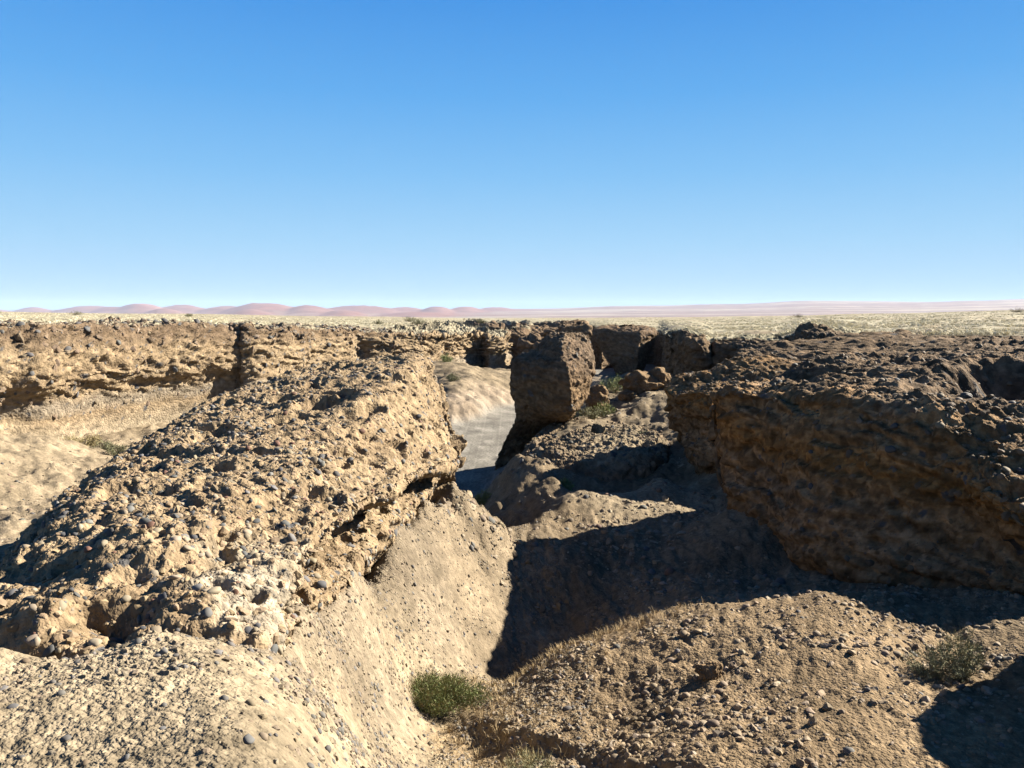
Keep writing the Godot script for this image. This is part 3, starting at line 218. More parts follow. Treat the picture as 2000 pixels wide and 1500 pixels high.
# places (angle, log distance) and weights of the spline that carries the canyon ground
const GROUND_AT := [-1.2438, 1.4033, -0.9798, 1.2823, -0.7308, 1.1900, -0.5200, 1.1524, -0.9743, 1.4071, -0.7262, 1.3305, -0.5368, 1.2957, -0.9699, 1.5443, -0.7219, 1.4791, -0.5829, 1.4416, -1.2328, 1.6928, -0.9677, 1.6063, -0.7200, 1.5635, -0.5524, 1.5424, -0.4892, 1.5061, -0.4353, 1.4238, -0.3956, 1.3526, -0.3428, 1.4582, -0.3830, 1.5550, -0.4533, 1.6299, -0.5033, 1.6990, -0.4301, 1.8771, -0.3346, 2.1383, -0.2486, 2.3917, -0.2033, 2.5730, -0.1410, 2.6985, -0.0870, 2.7228, -0.0458, 2.7151, -0.0350, 2.6535, 0.0000, 2.6946, 0.0601, 2.6817, -0.3262, 2.0491, -0.4127, 1.8254, -0.3079, 1.9645, -0.3308, 1.8133, -0.2633, 2.1299, -0.1643, 2.3848, -0.0657, 2.5581, 0.0329, 2.6249, -0.1656, 2.2671, -0.0553, 2.4429, -0.2428, 2.0910, -0.2672, 1.8386, -0.1791, 1.9232, -0.1670, 2.1096, -0.1110, 2.2216, -0.0555, 2.3894, -0.1118, 2.0173, -0.0225, 1.8947, 0.0898, 1.8421, -0.0781, 2.0681, 0.0224, 1.9742, 0.1786, 1.9084, 0.2780, 1.8557, 0.0000, 2.1401, 0.0885, 2.2528, 0.2196, 2.2918, 0.3573, 2.3475, 0.4802, 2.3281, 0.6259, 2.3192, 0.7794, 2.3428, 0.2212, 2.0764, 0.3811, 2.0828, 0.5342, 2.0717, 0.5401, 1.8159, 0.7676, 2.1213, 0.7754, 1.8628, 0.8525, 2.1904, 0.9372, 2.0229, 0.9680, 2.2748, 0.9798, 1.9233, 1.2385, 2.1599, 1.2281, 2.4085, 0.3840, 1.9009, 0.0000, 2.4849, 0.1099, 2.5901, 0.1103, 2.5361, 0.2724, 2.5718, 0.3775, 2.5458, 0.4788, 2.6181, 0.3236, 2.7419, 0.4267, 2.6963, 0.5674, 2.6215, 0.7170, 2.5376, 0.8456, 2.5076, 0.9640, 2.4237, 0.5262, 2.7013, 0.4611, 2.7958, 0.0766, 2.6402, 0.1311, 2.6566, 0.3103, 3.0394, 0.3419, 2.9934, 0.4150, 2.9019, 0.3634, 2.9164, 0.3113, 2.9094, 0.2164, 2.8541, 0.2158, 2.9483, 0.1407, 2.9588, 0.0920, 3.0269, 0.0433, 3.1271, 0.1307, 2.7633, 0.1737, 2.7909, 0.0818, 2.7357, 0.0653, 2.8340, 0.0000, 2.9178, -0.0544, 3.0451, 0.0436, 2.9018, 0.0326, 3.0206, -0.0163, 3.1355, -0.0543, 3.2195, -0.1030, 3.3762, -0.0108, 3.2028, -0.0379, 3.2774, -0.0597, 3.3329, 0.1082, 3.2410, 0.1727, 3.2086, 0.1837, 3.0885, 0.2686, 3.1143, 0.2578, 3.2319, 0.3203, 3.1982, 0.1077, 3.3696, 0.1716, 3.4235, 0.2562, 3.4306, 0.3087, 3.3686, 0.1289, 3.4845, 0.2137, 3.5925, 0.2764, 3.5560, 0.2134, 3.6465, 0.1711, 3.6693, 0.2551, 3.6891, 0.3070, 3.6948, 0.1918, 4.0676, 0.2128, 4.1985, 0.2390, 4.3287, 0.1917, 4.3639, 0.2756, 4.2634, 0.3583, 3.7142, 0.3706, 3.3229, 0.4210, 3.3309, 0.4326, 3.0815, -0.1517, 3.3544, -0.1080, 3.5718, -0.0647, 3.6897, -0.0215, 3.8502, 0.0000, 4.0073, -0.1399, 3.7295, 0.0108, 3.5835, 0.0431, 3.7139, -0.1397, 3.8215, -0.0753, 3.8723, -0.0269, 3.9891, -0.1073, 3.8941, -0.0429, 4.0257, -0.1285, 3.9545, -0.1389, 4.0468, -0.0642, 4.1439, -0.0107, 4.1589, -0.1067, 4.2789, -0.0428, 4.3824, 0.0000, 4.4543, -0.1386, 4.2522, 0.0268, 4.5540, 0.0320, 4.7877, 0.0000, 5.0106, 0.1066, 5.0129, 0.1069, 4.5561, 0.0533, 5.1935, -0.9488, 3.7426, -1.0880, 3.6856, -0.8804, 3.7432, -0.8331, 3.7665, -0.7928, 3.7391, -0.9081, 3.5027, -0.9583, 3.2358, -0.8389, 3.3223, -1.1327, 3.1652, -1.2177, 3.5009, -0.7586, 3.8057, -0.7056, 3.9292, -0.9494, 3.8510, -1.1524, 3.7820, -0.8333, 3.8917, -0.5679, 4.0533, -0.4210, 4.0604, -0.2667, 4.0744, -0.7112, 3.3603, -0.5696, 3.6483, -0.4221, 3.7729, -0.2676, 3.8207, -0.5247, 3.2328, -0.3740, 3.2056, -0.6049, 2.7813, -0.8456, 2.7117, -1.1715, 2.5987, -1.7714, 1.2102, 0.0000, 0.4055, 0.3920, 0.9058, 0.8372, 1.0992, 1.6195, 1.5512, 1.8654, 2.0302, 1.3118, 2.3282, -1.7714, 1.9033, -1.4556, 2.4338, -1.6486, 3.1495, 1.3408, 2.5992, 1.1338, 2.9145, 0.9772, 3.1951, 0.7839, 3.5264, -1.2977, 4.0105, 0.1280, 3.0572, 0.1980, 3.0474, 0.2570, 3.0857, 0.3450, 3.0680, -0.7418, 1.9033, -0.6088, 2.1537, -0.4755, 2.1243, -0.4453, 2.3906, -0.3595, 2.3768, -0.3629, 2.5909, -0.2562, 2.5778, -0.3158, 2.7277, -0.2080, 2.7363, -1.0296, 2.0149, -0.9984, 1.8183, -1.3586, 1.8962, -0.7180, 1.7906, -0.2270, 2.8723, -0.1186, 2.8650, -0.9408, 2.3811, -0.7418, 2.6765, -0.5298, 2.8284]
const GROUND_WEIGHT := [-2.13076, -0.41338, -0.57531, 0.37112, 0.38135, -0.07635, 0.85484, -7.94468, -3.38774, -0.60558, 5.68130, 10.90368, 6.67345, -0.44154, -0.56762, 1.90309, -0.70828, -2.62266, 1.52244, 2.06041, 2.44976, 27.65313, 34.05941, 38.76147, 52.00826, 15.96635, 16.29303, -15.42971, -6.24869, 8.54951, -8.05713, 8.66383, -20.20415, -11.32401, 2.01768, -15.87397, -10.86813, -10.25992, -3.66479, -8.33034, 3.03730, -4.59820, -4.14890, 1.65860, -8.36269, 4.86531, -15.06846, -3.00568, -0.92112, 1.34180, 9.32873, 1.67480, -0.14715, -1.70384, -2.67758, 8.09964, 0.79890, 2.48074, 0.01278, 2.11236, 3.32283, -2.54470, 0.11126, -1.10919, -0.03129, 1.30595, -0.08988, -4.90805, 1.47652, -0.22622, -0.51834, 0.19965, 5.51667, 1.67879, -0.60424, -17.30157, -1.95431, -1.91597, 2.36836, -5.34903, -7.75152, 3.71222, -4.38940, -1.03092, -1.58913, 0.41073, 1.66273, 14.71322, 19.42572, 16.21542, 94.31804, -7.95795, -19.86588, 4.31545, 1.32406, -10.77647, 12.75166, 12.17661, 85.36230, 38.33186, -15.23978, 11.52205, -6.54713, 24.34369, -8.73817, 13.01418, -21.44329, -17.48994, -45.75343, -83.42277, 0.47741, 90.80180, 50.39357, -39.77558, -41.61085, 4.68816, 82.26849, 56.65100, -21.26104, 10.87137, 19.75228, -5.23796, -9.18564, 4.41421, 23.12781, -33.80871, 13.32775, 4.47547, 31.32182, 5.01143, -0.17328, 14.29777, 2.72853, 3.79405, 0.49123, -5.78844, -5.20968, 3.01173, -3.03681, 21.38379, 8.93750, 7.71682, 11.10239, 23.89181, -24.57711, 6.63775, -25.80300, -21.51277, 1.23173, -66.28297, -52.20039, 52.67344, 44.61691, 24.10947, 31.10210, 21.04719, -39.18547, -14.43279, -14.36535, 31.27934, 40.77474, -28.04006, 11.39424, -4.89330, -3.23803, -2.48749, 4.16942, -4.24730, 15.35482, 17.38804, 13.70256, -23.70524, -5.40840, -4.02969, 7.52870, -0.07841, -5.01178, 1.22417, 8.23507, -3.49421, -4.80581, -9.69535, -6.68976, 13.45873, -53.67392, -6.45572, 3.04949, 7.65501, -20.91365, 1.25210, 5.09638, 34.22097, 14.23587, 4.56971, 0.66888, -0.18814, 0.42280, -0.19627, -0.19511, 0.36311, -2.93454, -0.99806, -3.03828, 0.58347, -1.79651, -0.01833, -0.15550, -1.08241, -0.22420, -103.87967, -51.66513, -88.01688, -75.70554, 0.33118, 4.20831, -17.21535, 7.71831, -24.96002, 5.55765, -49.22581, 1.47725, -11.68760, 0.17965, -5.04172, -0.14283, -7.73536, 10.26238, -13.57719, -2.47464, -25.91781, -27.17842, -4.04450, 0.32825, -0.83691]
# inner edge of the plain round the canyon: angle, distance, height
const PLAIN_RIM := [-1.5000, 45.0, -1.00, -1.2000, 44.0, -1.00, -0.7566, 47.5, -0.60, -0.6527, 50.6, -0.69, -0.5867, 52.6, -0.75, -0.5416, 53.7, -0.79, -0.4991, 55.5, -0.83, -0.4355, 58.5, -0.91, -0.3795, 61.0, -0.97, -0.3411, 63.0, -1.05, -0.3358, 62.5, -1.08, -0.3089, 63.2, -1.14, -0.2600, 67.7, -1.32, -0.2033, 73.1, -1.58, -0.1957, 74.6, -1.71, -0.1713, 75.8, -1.84, -0.1322, 96.3, -1.77, -0.0630, 219.4, -2.90, -0.0332, 212.1, -2.95, -0.0246, 204.1, -2.97, -0.0213, 212.0, -3.09, 0.0000, 209.0, -3.04, 0.0053, 202.0, -3.07, 0.0093, 210.0, -3.06, 0.0299, 204.1, -2.97, 0.0498, 196.2, -2.98, 0.0545, 188.3, -2.99, 0.0730, 182.5, -2.89, 0.0994, 169.8, -2.80, 0.1231, 99.4, -2.15, 0.1738, 108.2, -2.54, 0.1887, 100.4, -2.61, 0.1990, 58.8, -1.83, 0.2073, 53.8, -1.53, 0.2256, 49.9, -1.22, 0.2465, 49.1, -1.45, 0.2528, 50.5, -1.72, 0.2603, 49.3, -1.64, 0.2911, 48.6, -1.58, 0.3333, 48.3, -1.51, 0.3479, 46.4, -1.21, 0.3623, 42.9, -0.85, 0.3796, 42.6, -0.76, 0.4081, 43.1, -0.97, 0.4360, 43.9, -1.24, 0.4893, 36.3, -1.00, 0.5873, 37.2, -0.97, 0.7133, 37.0, -0.87, 1.2000, 17.0, -1.05, 1.6000, 14.0, -1.10, 2.2000, 6.0, -1.20, 2.7000, 4.5, -1.30, 3.2000, 4.5, -1.30]
# kinds of soil: angle, log distance, colour, roughness
const SOILS := [-0.610, 1.362, 0.430, 0.350, 0.240, 0.60, -0.452, 1.467, 0.430, 0.350, 0.240, 0.60, -0.336, 1.281, 0.430, 0.350, 0.240, 0.60, -0.272, 1.473, 0.430, 0.350, 0.240, 0.60, -0.194, 1.777, 0.430, 0.350, 0.240, 0.60, -0.734, 1.633, 0.430, 0.350, 0.240, 0.60, -0.296, 1.693, 0.345, 0.280, 0.200, 1.00, -0.237, 1.974, 0.345, 0.280, 0.200, 1.00, -0.205, 1.967, 0.345, 0.280, 0.200, 1.00, -0.122, 2.405, 0.345, 0.280, 0.200, 1.00, -0.068, 2.605, 0.340, 0.270, 0.185, 2.00, -0.103, 2.308, 0.345, 0.280, 0.200, 1.00, 0.000, 2.639, 0.340, 0.270, 0.185, 2.00, -0.034, 2.485, 0.340, 0.270, 0.185, 2.00, -0.166, 1.988, 0.380, 0.315, 0.225, 0.70, -0.083, 2.223, 0.430, 0.350, 0.240, 0.60, -0.139, 1.897, 0.430, 0.350, 0.240, 0.60, -0.028, 2.220, 0.380, 0.280, 0.165, 0.60, 0.042, 2.231, 0.380, 0.280, 0.165, 0.60, 0.000, 2.054, 0.380, 0.280, 0.165, 0.60, -0.070, 1.990, 0.380, 0.280, 0.165, 0.60, 0.104, 2.034, 0.350, 0.255, 0.155, 1.20, 0.205, 2.101, 0.350, 0.255, 0.155, 1.20, 0.336, 1.929, 0.350, 0.255, 0.155, 1.20, 0.392, 2.276, 0.350, 0.255, 0.155, 1.20, 0.508, 2.081, 0.350, 0.255, 0.155, 1.20, 0.587, 1.941, 0.350, 0.255, 0.155, 1.20, 0.694, 2.209, 0.350, 0.255, 0.155, 1.20, 0.171, 2.287, 0.350, 0.255, 0.155, 1.20, 0.103, 2.523, 0.310, 0.238, 0.155, 1.50, 0.235, 2.593, 0.310, 0.238, 0.155, 1.50, 0.329, 2.694, 0.310, 0.238, 0.155, 1.50, 0.476, 2.560, 0.310, 0.238, 0.155, 1.50, 0.602, 2.455, 0.310, 0.238, 0.155, 1.50, 0.102, 2.746, 0.310, 0.238, 0.155, 1.50, 0.048, 2.834, 0.310, 0.238, 0.155, 1.50, 0.188, 2.962, 0.410, 0.330, 0.225, 0.60, 0.135, 2.927, 0.410, 0.330, 0.225, 0.60, 0.247, 2.921, 0.410, 0.330, 0.225, 0.60, 0.000, 2.918, 0.310, 0.238, 0.155, 1.50, -0.034, 3.179, 0.310, 0.238, 0.155, 1.50, 0.041, 3.069, 0.310, 0.238, 0.155, 1.50, 0.088, 3.223, 0.240, 0.180, 0.115, 1.70, 0.041, 3.297, 0.240, 0.180, 0.115, 1.70, 0.161, 3.191, 0.240, 0.180, 0.115, 1.70, 0.107, 3.423, 0.370, 0.295, 0.200, 0.80, 0.167, 3.432, 0.370, 0.295, 0.200, 0.80, 0.074, 3.420, 0.370, 0.295, 0.200, 0.80, 0.232, 3.323, 0.310, 0.238, 0.155, 1.50, 0.133, 3.672, 0.370, 0.295, 0.200, 0.80, 0.153, 3.924, 0.310, 0.238, 0.155, 1.50, -0.068, 3.572, 0.330, 0.320, 0.295, 0.30, -0.034, 3.714, 0.330, 0.320, 0.295, 0.30, -0.007, 3.951, 0.330, 0.320, 0.295, 0.30, -0.088, 3.364, 0.330, 0.320, 0.295, 0.30, -0.068, 3.387, 0.330, 0.320, 0.295, 0.30, -0.081, 3.843, 0.460, 0.365, 0.270, 1.00, -0.040, 3.903, 0.460, 0.365, 0.270, 1.00, -0.067, 3.914, 0.460, 0.365, 0.270, 1.00, -0.020, 4.017, 0.460, 0.365, 0.270, 1.00, -0.080, 4.037, 0.370, 0.295, 0.200, 0.80, -0.040, 4.144, 0.370, 0.295, 0.200, 0.80, -0.067, 4.265, 0.370, 0.295, 0.200, 0.80, -0.007, 4.500, 0.370, 0.295, 0.200, 0.80, 0.020, 4.868, 0.370, 0.295, 0.200, 0.80, -0.594, 3.744, 0.450, 0.360, 0.245, 0.80, -0.548, 3.526, 0.450, 0.360, 0.245, 0.80, -0.496, 3.842, 0.450, 0.360, 0.245, 0.80, -0.599, 3.236, 0.450, 0.360, 0.245, 0.80, -0.441, 4.013, 0.450, 0.360, 0.245, 0.80, -0.724, 3.467, 0.450, 0.360, 0.245, 0.80, -0.263, 3.947, 0.450, 0.360, 0.245, 0.80, -0.565, 3.953, 0.460, 0.365, 0.270, 1.00, -0.521, 4.054, 0.460, 0.365, 0.270, 1.00]

func _ready() -> void:
	rng.seed = 20240611
	# --- camera
	var cam := Camera3D.new()
	cam.name = "camera"
	cam.fov = 53.13
	cam.near = 0.1
	cam.far = 30000.0
	cam.rotation_degrees = Vector3(-5.41, 0, 0)
	add_child(cam)
	cam.current = true
	# --- sky, exposure, haze
	var env := Environment.new()
	env.background_mode = Environment.BG_SKY
	env.tonemap_mode = Environment.TONE_MAPPER_LINEAR
	env.tonemap_exposure = 5.0
	env.sdfgi_enabled = true
	env.ssao_enabled = true
	env.ssil_enabled = true
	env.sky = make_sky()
	env.fog_enabled = true
	env.fog_density = 0.00004
	env.fog_light_color = Color(0.78, 0.86, 1.0)
	var we := WorldEnvironment.new()
	we.name = "world_environment"
	we.environment = env
	add_child(we)
	# --- sun: from the right, a little ahead, fairly low
	var sun := DirectionalLight3D.new()
	sun.name = "sun"
	sun.light_energy = 1.6
	sun.light_color = Color(1.0, 0.96, 0.89)
	sun.light_angular_distance = 0.5
	sun.shadow_enabled = true
	var az := deg_to_rad(64.0)
	var el := deg_to_rad(29.5)
	var to_sun := Vector3(sin(az) * cos(el), sin(el), -cos(az) * cos(el))
	add_child(sun)
	sun.look_at_from_position(Vector3.ZERO, -to_sun, Vector3.UP)

	make_noises()
	make_materials()
	make_stone_shapes()
	build_hills()
	build_plain()
	build_ground()
	build_rocks()
	build_plants()


func make_sky() -> Sky:
	# a clear desert sky: stops of height above the horizon (sine) and linear colour, as seen in frame; unseen top stops darkened to deepen shadows; divided by the exposure
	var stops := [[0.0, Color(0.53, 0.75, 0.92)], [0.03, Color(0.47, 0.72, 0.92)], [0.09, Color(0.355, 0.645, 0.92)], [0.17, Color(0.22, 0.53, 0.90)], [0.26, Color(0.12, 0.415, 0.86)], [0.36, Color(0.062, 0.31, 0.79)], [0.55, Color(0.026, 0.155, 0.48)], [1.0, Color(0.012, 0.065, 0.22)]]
	var img := Image.create(16, 1024, false, Image.FORMAT_RGBAF)
	for y in 1024:
		var s := sin((0.5 - (y + 0.5) / 1024.0) * PI)
		var c: Color = stops[0][1]
		if s < 0.0:
			c = Color(0.42, 0.36, 0.27)
		for k in range(1, stops.size()):
			if s >= stops[k - 1][0] and s <= stops[k][0]:
				c = (stops[k - 1][1] as Color).lerp(stops[k][1], (s - stops[k - 1][0]) / (stops[k][0] - stops[k - 1][0]))
		c = c * (1.0 / 5.0)
		c.a = 1.0
		for x in 16:
			img.set_pixel(x, y, c)
	var pm := PanoramaSkyMaterial.new()
	pm.panorama = ImageTexture.create_from_image(img)
	var sky := Sky.new()
	sky.sky_material = pm
	return sky


func noise(kind: int, freq: float, octaves: int, sd: int) -> FastNoiseLite:
	var n := FastNoiseLite.new()
	n.noise_type = kind as FastNoiseLite.NoiseType
	n.frequency = freq
	n.seed = sd
	if octaves > 1:
		n.fractal_type = FastNoiseLite.FRACTAL_FBM
		n.fractal_octaves = octaves
	else:
		n.fractal_type = FastNoiseLite.FRACTAL_NONE
	return n


func cells(freq: float, sd: int, value: bool) -> FastNoiseLite:
	var n := noise(FastNoiseLite.TYPE_CELLULAR, freq, 1, sd)
	n.cellular_distance_function = FastNoiseLite.DISTANCE_EUCLIDEAN
	n.cellular_return_type = FastNoiseLite.RETURN_CELL_VALUE if value else FastNoiseLite.RETURN_DISTANCE
	n.cellular_jitter = 0.9
	return n


func make_noises() -> void:
	n_lump = noise(FastNoiseLite.TYPE_SIMPLEX_SMOOTH, 0.33, 4, 11)
	n_fine = noise(FastNoiseLite.TYPE_SIMPLEX_SMOOTH, 2.6, 4, 23)
	n_pit = noise(FastNoiseLite.TYPE_SIMPLEX_SMOOTH, 1.0, 2, 37)
	n_cob = cells(4.2, 51, false)
	n_cobv = cells(4.2, 51, true)
	n_peb = cells(11.0, 67, false)
	n_pebv = cells(11.0, 67, true)
	n_tone = noise(FastNoiseLite.TYPE_SIMPLEX_SMOOTH, 0.22, 5, 83)


func grain_texture(freq: float, lo: float, hi: float, sd: int) -> NoiseTexture2D:
	var n := noise(FastNoiseLite.TYPE_SIMPLEX_SMOOTH, freq, 5, sd)
	n.fractal_gain = 0.65
	var t := NoiseTexture2D.new()
	t.width = 512
	t.height = 512
	t.seamless = true
	t.noise = n
	var g := Gradient.new()
	g.set_color(0, Color(lo, lo, lo))
	g.set_color(1, Color(hi, hi, hi))
	t.color_ramp = g
	return t


func height_texture(freq: float, sd: int) -> NoiseTexture2D:
	var n := noise(FastNoiseLite.TYPE_CELLULAR, freq, 3, sd)
	n.cellular_return_type = FastNoiseLite.RETURN_DISTANCE
	n.fractal_type = FastNoiseLite.FRACTAL_FBM
	n.fractal_octaves = 3
	var t := NoiseTexture2D.new()
	t.width = 512
	t.height = 512
	t.seamless = true
	t.noise = n
	t.invert = true
	return t


func rock_material(scale: float, relief: float, g: Texture2D, h: Texture2D) -> StandardMaterial3D:
	var m := StandardMaterial3D.new()
	m.vertex_color_use_as_albedo = true
	m.albedo_texture = g
	m.roughness = 0.95
	m.metallic_specular = 0.15
	m.uv1_triplanar = true
	m.uv1_world_triplanar = true
	m.uv1_scale = Vector3.ONE * scale
	if h != null:
		m.heightmap_enabled = true
		m.heightmap_texture = h
		m.heightmap_scale = relief
	return m


func plain_material(c: Color, rough := 0.9) -> StandardMaterial3D:
	var m := StandardMaterial3D.new()
	m.albedo_color = (c * 0.8).linear_to_srgb()
	m.albedo_color.a = 1.0
	m.roughness = rough
	m.metallic_specular = 0.2
	return m


func make_materials() -> void:
	var g1 := grain_texture(0.012, 0.48, 0.80, 5)
	var h1 := height_texture(0.05, 6)
	M.rock = rock_material(0.9, 3.0, g1, h1)
	M.soil = rock_material(1.0, 2.5, g1, h1)
	M.cliff = rock_material(0.3, 8.0, g1, h1)
	M.far = rock_material(0.02, 0.0, g1, null)
	M.hill = rock_material(0.0006, 0.0, grain_texture(0.01, 0.66, 0.84, 9), null)
	var st := StandardMaterial3D.new()
	st.vertex_color_use_as_albedo = true
	st.roughness = 0.8
	st.metallic_specular = 0.3
	st.albedo_texture = grain_texture(0.02, 0.52, 0.80, 15)
	st.uv1_triplanar = true
	st.uv1_scale = Vector3.ONE * 1.5
	M.stone = st
	M.stem = plain_material(Color(0.16, 0.125, 0.07))
	M.leaf = plain_material(Color(0.185, 0.215, 0.09))
	M.leaf.backlight = Color(0.1, 0.12, 0.04)
	M.grey_leaf = plain_material(Color(0.17, 0.17, 0.10))
	M.dry_leaf = plain_material(Color(0.30, 0.25, 0.13))
	var gm := StandardMaterial3D.new()
	gm.vertex_color_use_as_albedo = true
	gm.albedo_color = Color(0.9, 0.9, 0.9)
	gm.roughness = 0.9
	gm.metallic_specular = 0.2
	M.grass = gm


# ------------------------------------------------------------------ building surfaces

func tag(o: Node, label: String, category: String, group := "", kind := "") -> void:
	if label != "":
		o.set_meta("label", label)
	if category != "":
		o.set_meta("category", category)
	if group != "":
		o.set_meta("group", group)
	if kind != "":
		o.set_meta("kind", kind)


func put(mesh: Mesh, called: String, m: Material, parent: Node = self) -> MeshInstance3D:
	var o := MeshInstance3D.new()
	o.name = called
	o.mesh = mesh
	if m != null:
		o.material_override = m
	parent.add_child(o, true)
	return o


func net_rows(net: Array) -> Array:
	var rows := []
	for r in net:
		var a := PackedVector3Array()
		for k in range(0, r.size(), 3):
			a.append(Vector3(r[k], r[k + 1], r[k + 2]))
		rows.append(a)
	return rows


# a smooth surface through a net of points, split finely enough for its distance
func loft(net: Array, fine_u: float, fine_v: float, closed: bool) -> Dictionary:
	var rows := net_rows(net)
	var nr := rows.size()
	var nc: int = rows[0].size()
	var spans := nc if closed else nc - 1
	var sv := []
	for j in spans:
		var s := 0.0
		for r in rows:
			s = maxf(s, (r[j] as Vector3).distance_to(r[(j + 1) % nc]) / (r[j] as Vector3).length())
		sv.append(clampi(int(ceil(s * 0.8 / fine_v)), 2, 90))
	var su := []
	for i in nr - 1:
		var s := 0.0
		for j in nc:
			s += (rows[i][j] as Vector3).distance_to(rows[i + 1][j]) / (rows[i][j] as Vector3).length()
		su.append(clampi(int(ceil(s / nc / fine_u)), 2, 90))
	var wide := []
	for r in rows:
		var a := PackedVector3Array()
		for j in spans:
			var p0: Vector3 = r[(j + nc - 1) % nc] if closed or j > 0 else r[j] * 2.0 - r[j + 1]
			var p1: Vector3 = r[j]
			var p2: Vector3 = r[(j + 1) % nc]
			var p3: Vector3 = r[(j + 2) % nc] if closed or j + 2 < nc else p2 * 2.0 - p1
			for k in sv[j]:
				a.append(p1.cubic_interpolate(p2, p0, p3, float(k) / sv[j]))
		if not closed:
			a.append(r[nc - 1])
		else:
			a.append(a[0])
		wide.append(a)
	var nv: int = wide[0].size()
	var g := PackedVector3Array()
	var nu := 0
	for i in nr - 1:
		var last: bool = i == nr - 2
		for k in int(su[i]) + (1 if last else 0):
			var w: float = float(k) / su[i]
			for j in nv:
				var p1: Vector3 = wide[i][j]
				var p2: Vector3 = wide[i + 1][j]
				var p0: Vector3 = wide[i - 1][j] if i > 0 else p1
				var p3: Vector3 = wide[i + 2][j] if i + 2 < nr else p2
				g.append(p1.cubic_interpolate(p2, p0, p3, w))
			nu += 1
	var starts := [0]
	for j in spans:
		starts.append(int(starts[-1]) + int(sv[j]))
	return {"p": g, "nu": nu, "nv": nv, "closed": closed, "starts": starts}


func grid_normals(p: PackedVector3Array, nu: int, nv: int, closed: bool, side: float) -> PackedVector3Array:
	var n := PackedVector3Array()
	n.resize(p.size())
	for i in nu:
		var ia := maxi(i - 1, 0) * nv
		var ib := mini(i + 1, nu - 1) * nv
		for j in nv:
			var ja := j - 1
			var jb := j + 1
			if j == 0:
				ja = nv - 2 if closed else 0
			if j == nv - 1:
				jb = 1 if closed else nv - 1
			n[i * nv + j] = (p[ib + j] - p[ia + j]).cross(p[i * nv + jb] - p[i * nv + ja]).normalized() * side
	return n


func grid_mesh(p: PackedVector3Array, n: PackedVector3Array, c: PackedColorArray, nu: int, nv: int, side: float) -> ArrayMesh:
	var ix := PackedInt32Array()
	ix.resize((nu - 1) * (nv - 1) * 6)
	var q := 0
	for i in nu - 1:
		var a := i * nv
		for j in nv - 1:
			var b := a + nv
			if side < 0.0:
				ix[q] = a; ix[q + 1] = b; ix[q + 2] = a + 1; ix[q + 3] = a + 1; ix[q + 4] = b; ix[q + 5] = b + 1
			else:
				ix[q] = a; ix[q + 1] = a + 1; ix[q + 2] = b; ix[q + 3] = a + 1; ix[q + 4] = b + 1; ix[q + 5] = b
			q += 6
			a += 1
	var arr := []
	arr.resize(Mesh.ARRAY_MAX)
	arr[Mesh.ARRAY_VERTEX] = p
	arr[Mesh.ARRAY_NORMAL] = n
	arr[Mesh.ARRAY_COLOR] = c
	arr[Mesh.ARRAY_INDEX] = ix
	var am := ArrayMesh.new()
	am.add_surface_from_arrays(Mesh.PRIMITIVE_TRIANGLES, arr)
	return am


